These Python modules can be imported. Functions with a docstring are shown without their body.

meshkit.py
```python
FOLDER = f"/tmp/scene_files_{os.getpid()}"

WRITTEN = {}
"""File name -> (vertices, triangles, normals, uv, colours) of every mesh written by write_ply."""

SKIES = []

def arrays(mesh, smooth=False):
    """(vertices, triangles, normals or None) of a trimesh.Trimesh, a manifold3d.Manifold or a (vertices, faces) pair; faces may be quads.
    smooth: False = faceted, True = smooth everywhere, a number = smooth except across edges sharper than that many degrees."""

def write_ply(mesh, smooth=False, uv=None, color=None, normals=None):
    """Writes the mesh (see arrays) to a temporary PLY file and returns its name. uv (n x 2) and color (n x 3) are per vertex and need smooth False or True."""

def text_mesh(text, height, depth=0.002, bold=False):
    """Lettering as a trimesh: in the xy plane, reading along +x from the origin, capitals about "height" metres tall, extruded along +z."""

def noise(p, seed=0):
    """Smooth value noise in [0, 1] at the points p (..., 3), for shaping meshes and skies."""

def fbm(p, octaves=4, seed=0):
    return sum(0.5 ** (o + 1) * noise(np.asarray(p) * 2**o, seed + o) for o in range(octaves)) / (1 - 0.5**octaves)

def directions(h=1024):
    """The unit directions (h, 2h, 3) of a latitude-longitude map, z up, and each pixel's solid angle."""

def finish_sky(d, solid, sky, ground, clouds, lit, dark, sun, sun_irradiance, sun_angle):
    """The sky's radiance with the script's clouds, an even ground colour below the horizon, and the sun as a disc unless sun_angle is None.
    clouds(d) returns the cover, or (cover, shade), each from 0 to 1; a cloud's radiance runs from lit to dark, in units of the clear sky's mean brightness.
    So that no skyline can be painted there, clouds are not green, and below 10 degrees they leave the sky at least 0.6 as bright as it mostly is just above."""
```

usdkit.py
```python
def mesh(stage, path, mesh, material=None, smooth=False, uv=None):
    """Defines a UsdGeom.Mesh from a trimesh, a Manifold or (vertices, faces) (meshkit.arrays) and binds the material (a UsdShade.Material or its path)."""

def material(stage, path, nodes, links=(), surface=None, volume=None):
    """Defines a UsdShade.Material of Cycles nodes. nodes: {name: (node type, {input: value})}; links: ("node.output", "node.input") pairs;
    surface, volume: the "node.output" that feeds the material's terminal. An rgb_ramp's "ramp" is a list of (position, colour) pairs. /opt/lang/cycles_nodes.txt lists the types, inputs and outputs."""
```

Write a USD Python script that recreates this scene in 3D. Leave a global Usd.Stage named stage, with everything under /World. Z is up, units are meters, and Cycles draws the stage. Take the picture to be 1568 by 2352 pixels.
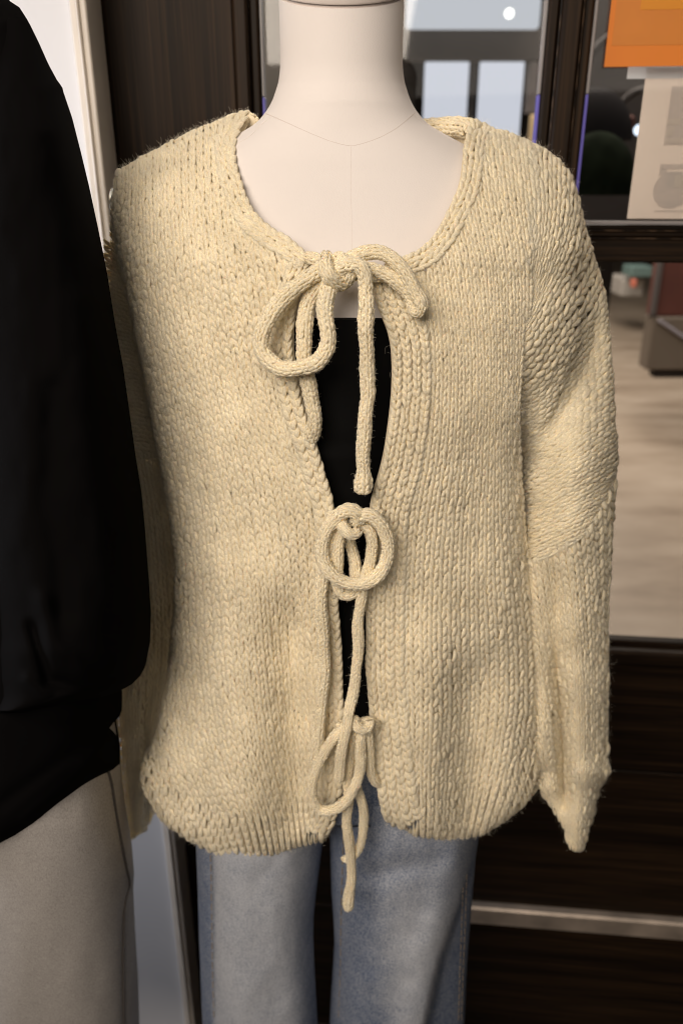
import math
import numpy as np
import trimesh
import shapely
from shapely.geometry import Polygon, LineString
from scipy.interpolate import CubicSpline, PchipInterpolator
from scipy.ndimage import map_coordinates, gaussian_filter1d
from pxr import Usd, UsdGeom, UsdLux, UsdShade, Gf, Sdf, Vt
import usdkit, meshkit

stage = Usd.Stage.CreateInMemory()
UsdGeom.SetStageUpAxis(stage, 'Z')
UsdGeom.SetStageMetersPerUnit(stage, 1.0)
UsdGeom.Xform.Define(stage, '/World')
RNG = np.random.default_rng(7)

# ---------------------------------------------------------------- camera
CAM_Z = 1.60
PITCH = math.radians(22.9)
FPX = 1829.0                      # focal length in units of the 1568-wide working picture (28 mm on 24 mm)
CX, CY = 784.0, 1176.0
cs, sn = math.cos(PITCH), math.sin(PITCH)
cam = UsdGeom.Camera.Define(stage, '/World/camera')
cam.CreateFocalLengthAttr(28.0)
cam.CreateHorizontalApertureAttr(24.0)
cam.CreateVerticalApertureAttr(24.0 * 1024 / 682)
cam.CreateClippingRangeAttr(Gf.Vec2f(0.02, 100))
cam.CreateFStopAttr(5.6)
cam.CreateFocusDistanceAttr(0.60)
cam.CreateExposureAttr(0.0)
M = Gf.Matrix4d(1, 0, 0, 0,  0, sn, cs, 0,  0, -cs, sn, 0,  0, 0, CAM_Z, 1)
cam.AddTransformOp().Set(M)

# ---------------------------------------------------------------- lamps
def rect_light(name, pos, target, w, h, intensity, color):
    L = UsdLux.RectLight.Define(stage, '/World/' + name)
    L.CreateWidthAttr(w); L.CreateHeightAttr(h)
    L.CreateIntensityAttr(intensity); L.CreateColorAttr(Gf.Vec3f(*color))
    L.CreateNormalizeAttr(False)
    p, t = np.array(pos, float), np.array(target, float)
    z = (p - t) / np.linalg.norm(p - t)
    x = np.cross([0, 0, 1.0], z)
    if np.linalg.norm(x) < 1e-6: x = np.array([1.0, 0, 0])
    x /= np.linalg.norm(x); y = np.cross(z, x)
    L.AddTransformOp().Set(Gf.Matrix4d(*x, 0, *y, 0, *z, 0, *p, 1))
    return L
rect_light('ceiling_lamp_key', (-0.66, -0.85, 2.45), (0, 0.66, 1.35), 1.2, 1.1, 9.4, (1.0, 0.865, 0.73))
rect_light('added_fill_front', (0.25, -1.3, 2.35), (0, 0.66, 1.3), 1.6, 1.0, 1.1, (1.0, 0.88, 0.76))  # weak fill added behind the camera to lift the shaded sleeves
rect_light('unseen_fill_side', (-1.10, 0.76, 1.50), (-0.3, 1.0, 0.7), 0.5, 0.6, 14.0, (0.88, 0.91, 1.0))  # unseen cool fill, set low at left to brighten the white wall
rect_light('ceiling_lamp_far', (1.0, 6.0, 3.6), (1.0, 6.0, 0.0), 3.0, 7.0, 7.5, (1.0, 0.88, 0.76))

# ---------------------------------------------------------------- pixel helpers (working picture 1568 x 2352)
def P(px, py, Y):
    px, py, Y = np.broadcast_arrays(np.asarray(px, float), np.asarray(py, float), np.asarray(Y, float))
    u = (px - CX) / FPX; v = (CY - py) / FPX
    dy = cs + v * sn; dz = -sn + v * cs
    t = Y / dy
    return np.stack([u * t, Y, CAM_Z + dz * t], -1)
def ip(x, pts):
    a = np.array(pts, float)
    return np.interp(x, a[:, 0], a[:, 1])
def spl(pts, n, d=None):
    """smooth resample of a polyline by arc length"""
    a = np.array(pts, float)
    s = np.r_[0, np.cumsum(np.linalg.norm(np.diff(a[:, :2], axis=0), axis=1))]
    f = PchipInterpolator(s, a, axis=0)
    o = f(np.linspace(0, s[-1], n))
    return o

# ---------------------------------------------------------------- scene helpers
USED = {}
def numbered(parent, name):
    k = (parent, name); n = USED.get(k, 0); USED[k] = n + 1
    return f'{parent}/{name}' if n == 0 else f'{parent}/{name}_{n:03d}'
def meta(prim, label=None, cat=None, group=None, kind=None):
    for k, v in (('label', label), ('category', cat), ('group', group), ('kind', kind)):
        if v: prim.SetCustomDataByKey(k, v)
    return prim
def thing(name, label, cat, group=None, base=(0, 0, 0)):
    x = UsdGeom.Xform.Define(stage, numbered('/World', name))
    return meta(x.GetPrim(), label, cat, group)
def obj(name, mesh, mat, parent=None, smooth=False, label=None, cat=None, group=None, kind=None, uv=None):
    par = '/World' if parent is None else str(parent.GetPath())
    m = usdkit.mesh(stage, numbered(par, name), mesh, mat, smooth=smooth, uv=uv)
    return meta(m.GetPrim(), label, cat, group, kind)
def join(ms):
    vs, fs, n = [], [], 0
    for m in ms:
        v, f = (m.vertices, m.faces) if hasattr(m, 'faces') else m
        vs.append(np.asarray(v)); fs.append(np.asarray(f) + n); n += len(v)
    return np.vstack(vs), np.vstack(fs)
def grid_faces(nr, nc, wrap=False):
    i, j = np.meshgrid(np.arange(nr - 1), np.arange(nc if wrap else nc - 1), indexing='ij')
    j2 = (j + 1) % nc
    q = np.stack([i * nc + j, i * nc + j2, (i + 1) * nc + j2, (i + 1) * nc + j], -1).reshape(-1, 4)
    return np.vstack([q[:, [0, 1, 2]], q[:, [0, 2, 3]]])
def rbox(a, b, r=0.002):
    """box from corner a to corner b with chamfered edges"""
    a, b = np.minimum(a, b), np.maximum(a, b)
    r = min(r, 0.45 * (b - a).min())
    pts = []
    for sx in (0, 1):
        for sy in (0, 1):
            for sz in (0, 1):
                c = np.array([(a, b)[sx][0], (a, b)[sy][1], (a, b)[sz][2]])
                d = np.array([1 - 2 * sx, 1 - 2 * sy, 1 - 2 * sz]) * r
                for k in range(3):
                    e = d.copy(); e[k] = 0
                    pts.append(c + e)
    return trimesh.convex.convex_hull(np.array(pts))
def tube(path, r, sides=8, caps=True):
    p = np.asarray(path, float); n = len(p)
    r = np.broadcast_to(r, (n,))
    t = np.gradient(p, axis=0); t /= np.linalg.norm(t, axis=1, keepdims=True) + 1e-12
    a = np.zeros_like(p)
    ref = np.array([0, -1.0, 0.05]); ref -= ref @ t[0] * t[0]; a[0] = ref / np.linalg.norm(ref)
    for k in range(1, n):
        q = a[k - 1] - a[k - 1] @ t[k] * t[k]; a[k] = q / (np.linalg.norm(q) + 1e-12)
    b = np.cross(t, a)
    th = np.arange(sides) * 2 * np.pi / sides
    v = p[:, None] + r[:, None, None] * (np.cos(th)[None, :, None] * a[:, None] + np.sin(th)[None, :, None] * b[:, None])
    v = v.reshape(-1, 3); f = grid_faces(n, sides, True)
    if caps:
        c0, c1 = len(v), len(v) + 1
        v = np.vstack([v, p[:1], p[-1:]])
        k = np.arange(sides); k2 = (k + 1) % sides
        f = np.vstack([f, np.stack([np.full(sides, c0), k2, k], 1), np.stack([np.full(sides, c1), (n - 1) * sides + k, (n - 1) * sides + k2], 1)])
    return v, f
def shell(front, yback):
    """closed body of a front grid (rows x cols x 3): the back mirrors the front in the plane Y = yback"""
    nr, nc, _ = front.shape
    back = front.copy(); back[..., 1] = 2 * yback - front[..., 1]
    back[..., 1] = np.maximum(back[..., 1], front[..., 1] + 1e-4)
    back[..., 0] *= back[..., 1] / front[..., 1]           # the side toward the middle rounds off behind
    ring = np.concatenate([front, back[:, ::-1]], 1)
    v = ring.reshape(-1, 3); f = grid_faces(nr, 2 * nc, True)
    c = np.array([front[0].mean(0), front[-1].mean(0)]); c[:, 1] = yback
    k = np.arange(2 * nc); k2 = (k + 1) % (2 * nc); n0 = len(v)
    f = np.vstack([f, np.stack([np.full(2 * nc, n0), k2, k], 1), np.stack([np.full(2 * nc, n0 + 1), (nr - 1) * 2 * nc + k, (nr - 1) * 2 * nc + k2], 1)])
    return np.vstack([v, c]), f[:, ::-1]

# ---------------------------------------------------------------- materials
LK = '/World/Looks/'
def plain(name, color, rough=0.6, metal=0.0, spec=0.5, bump=None, var=0.0, vscale=20, sheen=0.0, coat=0.0):
    n = {'p': ('principled_bsdf', {'base_color': color, 'roughness': rough, 'metallic': metal, 'specular_ior_level': spec, 'sheen_weight': sheen, 'coat_weight': coat})}
    l = []
    n['g'] = ('geometry', {})
    if var:
        n['nv'] = ('noise_texture', {'scale': vscale, 'detail': 4.0})
        n['rp'] = ('rgb_ramp', {'ramp': [(0.3, tuple(c * (1 - var) for c in color)), (0.7, tuple(min(1, c * (1 + var)) for c in color))]})
        l += [('g.position', 'nv.vector'), ('nv.fac', 'rp.fac'), ('rp.color', 'p.base_color')]
    if bump:
        n['nb'] = ('noise_texture', {'scale': bump[0], 'detail': 3.0})
        n['b'] = ('bump', {'strength': bump[1], 'distance': bump[2]})
        l += [('g.position', 'nb.vector'), ('nb.fac', 'b.height'), ('b.normal', 'p.normal')]
    return usdkit.material(stage, LK + name, n, l, surface='p.BSDF')
def emit(name, color, strength):
    return usdkit.material(stage, LK + name, {'e': ('emission', {'color': color, 'strength': strength})}, [], surface='e.emission')
def wood(name, horizontal):
    s = (6, 6, 320) if horizontal else (260, 260, 3.2)
    n = {'g': ('geometry', {}), 'm': ('mapping', {'scale': s}),
         'n1': ('noise_texture', {'scale': 1.0, 'detail': 5.0, 'roughness': 0.6, 'distortion': 0.3}),
         'm2': ('mapping', {'scale': tuple(x * 0.13 for x in s)}), 'n2': ('noise_texture', {'scale': 1.0, 'detail': 2.0}),
         'r1': ('rgb_ramp', {'ramp': [(0.3, (0.006, 0.004, 0.0028)), (0.55, (0.021, 0.0125, 0.0068)), (0.75, (0.042, 0.024, 0.012))]}),
         'r2': ('rgb_ramp', {'ramp': [(0.3, (0.55, 0.55, 0.55)), (0.7, (1.5, 1.4, 1.3))]}),
         'mx': ('mix_color', {'blend_type': 'multiply', 'fac': 1.0, 'use_clamp': False}),
         'b': ('bump', {'strength': 0.35, 'distance': 0.001}),
         'p': ('principled_bsdf', {'roughness': 0.5, 'specular_ior_level': 0.14})}
    l = [('g.position', 'm.vector'), ('m.vector', 'n1.vector'), ('g.position', 'm2.vector'), ('m2.vector', 'n2.vector'), ('n1.fac', 'r1.fac'), ('n2.fac', 'r2.fac'),
         ('r1.color', 'mx.a'), ('r2.color', 'mx.b'), ('mx.result', 'p.base_color'), ('n1.fac', 'b.height'), ('b.normal', 'p.normal')]
    return usdkit.material(stage, LK + name, n, l, surface='p.BSDF')
def wool(name, c0, c1):
    n = {'g': ('geometry', {}), 'r': ('rgb_ramp', {'ramp': [(0.0, c0), (1.0, c1)]}),
         'n1': ('noise_texture', {'scale': 28.0, 'detail': 3.0}),
         'n2': ('noise_texture', {'scale': 850.0, 'detail': 4.0, 'roughness': 0.7}),
         'r1': ('rgb_ramp', {'ramp': [(0.3, (0.88, 0.87, 0.85)), (0.7, (1.06, 1.06, 1.06))]}),
         'r2': ('rgb_ramp', {'ramp': [(0.3, (0.80, 0.785, 0.755)), (0.7, (1.14, 1.15, 1.16))]}),
         'm1': ('mix_color', {'blend_type': 'multiply', 'fac': 1.0, 'use_clamp': False}), 'm2': ('mix_color', {'blend_type': 'multiply', 'fac': 1.0, 'use_clamp': False}),
         'b': ('bump', {'strength': 0.8, 'distance': 0.0009}),
         'p': ('principled_bsdf', {'subsurface_method': 'burley', 'subsurface_weight': 0.8, 'subsurface_scale': 0.0026, 'subsurface_radius': (1.0, 0.8, 0.5), 'roughness': 0.95, 'specular_ior_level': 0.12, 'sheen_weight': 0.25, 'sheen_roughness': 0.6, 'sheen_tint': (1.0, 0.92, 0.75)})}
    l = [('g.random_per_island', 'r.fac'), ('g.position', 'n1.vector'), ('g.position', 'n2.vector'), ('n1.fac', 'r1.fac'), ('n2.fac', 'r2.fac'),
         ('r.color', 'm1.a'), ('r1.color', 'm1.b'), ('m1.result', 'm2.a'), ('r2.color', 'm2.b'), ('m2.result', 'p.base_color'), ('n2.fac', 'b.height'), ('b.normal', 'p.normal')]
    return usdkit.material(stage, LK + name, n, l, surface='p.BSDF')
W0, W1 = (0.875, 0.795, 0.615), (0.955, 0.885, 0.72)
WOOL = wool('cream_wool', W0, W1)
WOOL_IN = plain('cream_wool_inside', (0.78, 0.68, 0.50), 1.0, spec=0.05, bump=(900, 0.5, 0.001))
FUZZ = plain('cream_wool_fibre', (0.90, 0.84, 0.72), 0.8, spec=0.3)
WOOD_V, WOOD_H = wood('dark_wood_upright', False), wood('dark_wood_lying', True)
CANVAS = usdkit.material(stage, LK + 'pale_canvas', {
    'g': ('geometry', {}), 'w1': ('noise_texture', {'scale': 1100.0, 'detail': 2.0}), 'b': ('bump', {'strength': 0.30, 'distance': 0.0005}),
    'n': ('noise_texture', {'scale': 9.0, 'detail': 4.0}), 'r': ('rgb_ramp', {'ramp': [(0.3, (0.80, 0.755, 0.735)), (0.7, (0.85, 0.805, 0.785))]}),
    'p': ('principled_bsdf', {'roughness': 0.9, 'specular_ior_level': 0.15})},
    [('g.position', 'w1.vector'), ('w1.fac', 'b.height'), ('b.normal', 'p.normal'), ('g.position', 'n.vector'), ('n.fac', 'r.fac'), ('r.color', 'p.base_color')], surface='p.BSDF')
CAPCOL = plain('cap_fabric', (0.76, 0.69, 0.65), 0.85, spec=0.2, bump=(1200, 0.2, 0.0004))
THREAD = plain('seam_thread', (0.68, 0.60, 0.56), 0.9)
BLACK = plain('black_jersey', (0.0034, 0.0031, 0.0032), 1.0, spec=0.02, bump=(1400, 0.4, 0.0006))
BLACK_TOP = plain('black_smooth_jersey', (0.003, 0.003, 0.003), 0.9, spec=0.12, bump=(1800, 0.3, 0.0004))
GREY = usdkit.material(stage, LK + 'grey_marl', {
    'g': ('geometry', {}), 'm': ('mapping', {'scale': (1500, 1000, 420), 'rotation': (0, 0.6, 0)}), 'n': ('noise_texture', {'scale': 1.0, 'detail': 3.0, 'roughness': 0.6}),
    'n2': ('noise_texture', {'scale': 60.0, 'detail': 3.0}), 'r2': ('rgb_ramp', {'ramp': [(0.3, (0.97, 0.97, 0.97)), (0.7, (1.03, 1.03, 1.03))]}),
    'r': ('rgb_ramp', {'ramp': [(0.28, (0.25, 0.238, 0.228)), (0.5, (0.37, 0.35, 0.335)), (0.72, (0.47, 0.445, 0.425))]}),
    'mx': ('mix_color', {'blend_type': 'multiply', 'fac': 1.0, 'use_clamp': False}), 'b': ('bump', {'strength': 0.4, 'distance': 0.0006}),
    'p': ('principled_bsdf', {'roughness': 0.95, 'specular_ior_level': 0.1})},
    [('g.position', 'm.vector'), ('m.vector', 'n.vector'), ('n.fac', 'r.fac'), ('g.position', 'n2.vector'), ('n2.fac', 'r2.fac'), ('r.color', 'mx.a'), ('r2.color', 'mx.b'), ('mx.result', 'p.base_color'), ('n.fac', 'b.height'), ('b.normal', 'p.normal')], surface='p.BSDF')
def denim(name, dark, pale, uv_fade_shade):
    n = {'g': ('geometry', {}), 'n1': ('noise_texture', {'scale': 520.0, 'detail': 4.0, 'roughness': 0.8}), 'n2': ('noise_texture', {'scale': 26.0, 'detail': 5.0, 'roughness': 0.65}),
         'm3': ('mapping', {'scale': (700, 700, 90)}), 'n3': ('noise_texture', {'scale': 1.0, 'detail': 2.0}),
         'a': ('math', {'math_type': 'multiply_add', 'value2': 0.45, 'value3': 0.0}), 'a2': ('math', {'math_type': 'multiply_add', 'value2': 1.8}), 'a3': ('math', {'math_type': 'multiply_add', 'value2': 0.35}),
         'r': ('rgb_ramp', {'ramp': [(0.55, dark), (0.94, pale)]}),
         'b': ('bump', {'strength': 0.5, 'distance': 0.0006}), 'p': ('principled_bsdf', {'roughness': 0.9, 'specular_ior_level': 0.15})}
    l = [('g.position', 'n1.vector'), ('g.position', 'n2.vector'), ('g.position', 'm3.vector'), ('m3.vector', 'n3.vector'),
         ('n2.fac', 'a.value1'), ('n1.fac', 'a2.value1'), ('a.value', 'a2.value3'), ('n3.fac', 'a3.value1'), ('a2.value', 'a3.value3'),
         ('n1.fac', 'b.height'), ('b.normal', 'p.normal')]
    src = 'a3.value'
    if uv_fade_shade:
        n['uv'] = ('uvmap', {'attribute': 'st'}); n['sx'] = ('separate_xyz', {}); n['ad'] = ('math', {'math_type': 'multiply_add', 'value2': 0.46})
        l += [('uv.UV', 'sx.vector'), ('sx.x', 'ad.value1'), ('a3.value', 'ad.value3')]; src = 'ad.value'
    n['sub'] = ('math', {'math_type': 'multiply', 'value2': 0.5})
    l += [(src, 'sub.value1'), ('sub.value', 'r.fac'), ('r.color', 'p.base_color')]
    return usdkit.material(stage, LK + name, n, l, surface='p.BSDF')
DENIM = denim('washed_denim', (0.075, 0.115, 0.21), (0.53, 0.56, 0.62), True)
DENIM_D = plain('dark_denim', (0.055, 0.075, 0.12), 0.9, var=0.35, vscale=400, bump=(900, 0.5, 0.0006))
STITCH = plain('denim_thread', (0.30, 0.24, 0.18), 0.9)
WHITEWALL = plain('white_paint', (0.70, 0.70, 0.72), 0.7, bump=(160, 0.08, 0.001), var=0.02, vscale=3)
TRIM = plain('cream_trim_paint', (0.66, 0.60, 0.53), 0.45, bump=(90, 0.06, 0.001), var=0.04, vscale=30)
GLASS = usdkit.material(stage, LK + 'window_glass', {'t': ('transparent_bsdf', {'color': (0.93, 0.94, 0.94)}), 'g': ('glossy_bsdf', {'roughness': 0.03, 'color': (1, 1, 1)}), 'f': ('fresnel', {'IOR': 1.35}), 'm': ('mix_closure', {})},
                        [('f.fac', 'm.fac'), ('t.BSDF', 'm.closure1'), ('g.BSDF', 'm.closure2')], surface='m.closure')
VIOLET = plain('violet_light_paint', (0.16, 0.14, 0.55), 0.25)  # blue light refracted in the glass edge, put into the base colour
EDGEGREY = plain('grey_glass_edge', (0.30, 0.28, 0.28), 0.3)
STEEL = plain('brushed_strip', (0.55, 0.46, 0.38), 0.45, metal=0.6, var=0.25, vscale=18)
BRASS = plain('dull_brass', (0.30, 0.22, 0.12), 0.45, metal=0.8)
ORANGE = plain('orange_paper', (0.80, 0.235, 0.028), 0.5, spec=0.4, var=0.03, vscale=12)
ORANGE_D = plain('orange_print', (0.66, 0.225, 0.035), 0.45, spec=0.4, var=0.06, vscale=14)
YELLOW_P = plain('amber_print', (0.72, 0.27, 0.02), 0.45, spec=0.4)
def paper(name, c):
    return usdkit.material(stage, LK + name, {'d': ('diffuse_bsdf', {'color': c}), 't': ('translucent_bsdf', {'color': c}), 'm': ('mix_closure', {'fac': 0.45})}, [('d.BSDF', 'm.closure1'), ('t.BSDF', 'm.closure2')], surface='m.closure')
PAPER = paper('white_paper', (0.90, 0.82, 0.76))
PAPER_B = paper('white_paper_strip', (0.86, 0.87, 0.90))
PRINT = paper('grey_showthrough_print', (0.83, 0.765, 0.725))
PRINT_L = paper('pale_showthrough_print', (0.885, 0.81, 0.745))
FLOOR_D = plain('dark_floor_tile', (0.035, 0.025, 0.018), 0.4, var=0.2, vscale=6)
PAVE = usdkit.material(stage, LK + 'pale_stone_floor', {
    'g': ('geometry', {}), 'm': ('mapping', {'scale': (0.9, 2.4, 1)}), 'n': ('noise_texture', {'scale': 1.4, 'detail': 4.0, 'roughness': 0.6}),
    'r': ('rgb_ramp', {'ramp': [(0.3, (0.20, 0.152, 0.112)), (0.5, (0.28, 0.222, 0.17)), (0.7, (0.35, 0.288, 0.23))]}), 'p': ('principled_bsdf', {'roughness': 0.45})},
    [('g.position', 'm.vector'), ('m.vector', 'n.vector'), ('n.fac', 'r.fac'), ('r.color', 'p.base_color')], surface='p.BSDF')
SHADE_GREY = plain('charcoal_paint', (0.075, 0.064, 0.062), 0.8, var=0.3, vscale=2)
GREENISH = plain('dark_green_metal', (0.012, 0.016, 0.010), 1.0, spec=0.02, var=0.3, vscale=20)
PALE_WALL = plain('pale_plaster', (0.40, 0.37, 0.34), 0.8, var=0.12, vscale=3)
DARKBROWN = plain('dark_brown_paint', (0.020, 0.014, 0.011), 0.7, var=0.3, vscale=5)
LIGHTBOX = emit('lit_white_panel', (0.86, 0.88, 0.98), 0.82)
SKYLIGHT = emit('lit_ceiling_panel', (0.80, 0.83, 0.90), 0.72)
SPOT = emit('lit_spot', (1.0, 0.98, 0.9), 3.0)
SPOT_B = emit('lit_spot_cool', (0.75, 0.85, 1.0), 2.0)
TAN = plain('tan_board', (0.42, 0.31, 0.17), 0.7, var=0.15, vscale=4)
DARKRED = plain('dark_red_cloth', (0.10, 0.03, 0.022), 0.7, var=0.2, vscale=3)
MUSHROOM = plain('mushroom_laminate', (0.15, 0.12, 0.095), 0.6, var=0.1, vscale=2)
LILAC = plain('lilac_trim', (0.30, 0.28, 0.32), 0.5)
TEAL = plain('teal_paint', (0.13, 0.20, 0.19), 0.6)
CORAL = plain('coral_paint', (0.6, 0.18, 0.12), 0.6)

# ================================================================ SETTING: floors, shopfront, wall behind
def flat_sheet(x0, x1, y0, y1, z):
    return trimesh.Trimesh([[x0, y0, z], [x1, y0, z], [x1, y1, z], [x0, y1, z]], [[0, 1, 2], [0, 2, 3]], process=False)
obj('floor', flat_sheet(-2.5, 2.5, -1.5, 1.2, 0.0), FLOOR_D, kind='structure')
obj('hall_floor', flat_sheet(-6, 7, 1.2, 19, -0.004), PAVE, kind='structure')

# the shopfront stands in a plane turned a few degrees: s along it (right), o out of it (to the camera), z up
YD, PSI = 1.085, math.radians(5.5)
E = np.array([math.cos(PSI), -math.sin(PSI), 0]); N = np.array([-math.sin(PSI), -math.cos(PSI), 0]); O = np.array([0, YD, 0])
def to_door(px, py, o=0.0):
    d = P(px, py, 1.0) - np.array([0, 0, CAM_Z]); c = np.array([0, 0, CAM_Z])
    base = O + N * o
    t = ((base - c) @ N) / (d @ N)
    q = c + d * t - base
    return float(q @ E), float(q[2])
def dmesh(m):
    v = np.asarray(m.vertices)
    w = O + v[:, :1] * E + v[:, 1:2] * N + v[:, 2:3] * np.array([0, 0, 1.0])
    return w, np.asarray(m.faces)[:, ::-1]
def dbox(s0, s1, o0, o1, z0, z1, r=0.002):
    return dmesh(rbox(np.array([s0, o0, z0]), np.array([s1, o1, z1]), r))
S = lambda px, py, o=0.0: to_door(px, py, o)[0]
Z = lambda px, py, o=0.0: to_door(px, py, o)[1]
front = thing('shopfront', 'dark stained wood shopfront with glass panes behind the mannequin', 'shopfront')
ZT = 2.35
sL0, sL1 = S(180, 0) - 0.30, S(596, 150)
sP0, sP1 = S(1250, 150), S(1352, 150)
zr1, zr0 = Z(1450, 518), Z(1450, 602)
zb1, zb0 = Z(1480, 1494), Z(1480, 1526)
zs1, zs0 = Z(1330, 2093), Z(1330, 2132)
zm = Z(1470, 1776)
sR = S(1568, 700) + 0.5
obj('upright_panel', dbox(sL0, sL1 - 0.030, -0.03, 0.0, 0.0, ZT), WOOD_V, front)
obj('upright_moulding', dbox(sL1 - 0.0295, sL1 - 0.012, -0.03, 0.006, 0.0, ZT, 0.003), WOOD_V, front)
obj('upright_moulding', dbox(sL1 - 0.0115, sL1, -0.03, -0.004, 0.0, ZT, 0.003), WOOD_V, front)
# post of three mouldings
w = sP1 - sP0
obj('post_moulding', dbox(sP0, sP0 + 0.24 * w, -0.03, -0.002, zb0, ZT, 0.003), WOOD_V, front)
obj('post', dbox(sP0 + 0.245 * w, sP0 + 0.74 * w, -0.03, 0.010, zb0, ZT, 0.004), WOOD_V, front)
obj('post_moulding', dbox(sP0 + 0.745 * w, sP1, -0.03, -0.002, zb0, ZT, 0.003), WOOD_V, front)
# right cross rail of three mouldings
h = zr1 - zr0
obj('cross_rail', dbox(sP1 + 0.0005, sR, -0.03, 0.006, zr0, zr0 + 0.66 * h, 0.003), WOOD_H, front)
obj('rail_moulding', dbox(sP1 + 0.0005, sR, -0.03, -0.002, zr0 + 0.665 * h, zr0 + 0.86 * h, 0.003), WOOD_H, front)
obj('rail_moulding', dbox(sP1 + 0.0005, sR, -0.03, -0.008, zr0 + 0.865 * h, zr1, 0.002), WOOD_H, front)
obj('bottom_rail', dbox(sL1 + 0.0005, sR, -0.03, 0.008, zb0, zb1, 0.004), WOOD_H, front)
obj('glass_bead', dbox(sL1 + 0.0005, sR, -0.03, -0.012, zb1 + 0.0005, zb1 + 0.008, 0.002), WOOD_H, front)
obj('kick_board', dbox(sL1 + 0.0005, sR, -0.03, -0.004, zm + 0.0015, zb0 - 0.0005, 0.002), WOOD_H, front)
obj('kick_board', dbox(sL1 + 0.0005, sR, -0.03, -0.002, zs1 + 0.001, zm, 0.002), WOOD_H, front)
obj('metal_strip', dbox(S(1010, 2100), sR, -0.02, 0.012, zs0, zs1, 0.004), STEEL, front, label='pale metal strip across the dark boards')
obj('lower_rail', dbox(sL1 + 0.0005, S(1010, 2100) - 0.001, -0.03, -0.008, zs0, zs1, 0.002), WOOD_H, front)
obj('kick_board', dbox(sL1 + 0.0005, sR, -0.03, -0.006, 0.0, zs0 - 0.001, 0.002), WOOD_H, front)
for (a, b, z0, z1) in ((sL1 + 0.001, sP0 - 0.001, zb1 + 0.003, ZT), (sP1 + 0.001, sR, zr1 + 0.001, ZT), (sP1 + 0.001, sR, zb1 + 0.003, zr0 - 0.001)):
    obj('glass_pane', dmesh(trimesh.creation.box(bounds=[[a, -0.022, z0], [b, -0.018, z1]])), GLASS, front)
zv = Z(1310, 215)
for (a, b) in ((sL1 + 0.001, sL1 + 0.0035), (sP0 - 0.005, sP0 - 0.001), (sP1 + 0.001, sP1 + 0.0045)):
    obj('glass_edge', dbox(a, b, -0.017, -0.006, 1.2, zv, 0.0008), VIOLET, front, label='edge of the glass with violet light painted into its colour')
    obj('glass_edge', dbox(a, b, -0.017, -0.006, zv + 0.0005, ZT, 0.0008), EDGEGREY, front)
obj('glass_edge', dbox(sP1 + 0.005, sR, -0.017, -0.006, zr1 + 0.001, zr1 + 0.005, 0.0008), EDGEGREY, front)

# white wall and door casing at left
YW = 1.03
xc0 = P(272, 1000, YW)[0]; xc1 = P(305.4, 1000, YW)[0]
obj('white_wall', rbox(np.array([-1.8, YW + 0.004, 0.0]), np.array([xc0, YW + 0.08, 2.6]), 0.002), WHITEWALL, kind='structure')
cas = thing('door_casing', 'cream painted moulded door casing between white wall and dark wood', 'door casing')
wx = xc1 - xc0
obj('flat_board', rbox(np.array([xc0 + 0.0005, YW - 0.004, 0]), np.array([xc0 + 0.42 * wx, YW + 0.06, 2.6]), 0.0015), TRIM, cas)
obj('moulding', rbox(np.array([xc0 + 0.43 * wx, YW - 0.009, 0]), np.array([xc0 + 0.60 * wx, YW + 0.06, 2.6]), 0.002), TRIM, cas)
obj('moulding', rbox(np.array([xc0 + 0.61 * wx, YW - 0.006, 0]), np.array([xc1, YW + 0.06, 2.6]), 0.0015), TRIM, cas)

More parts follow.
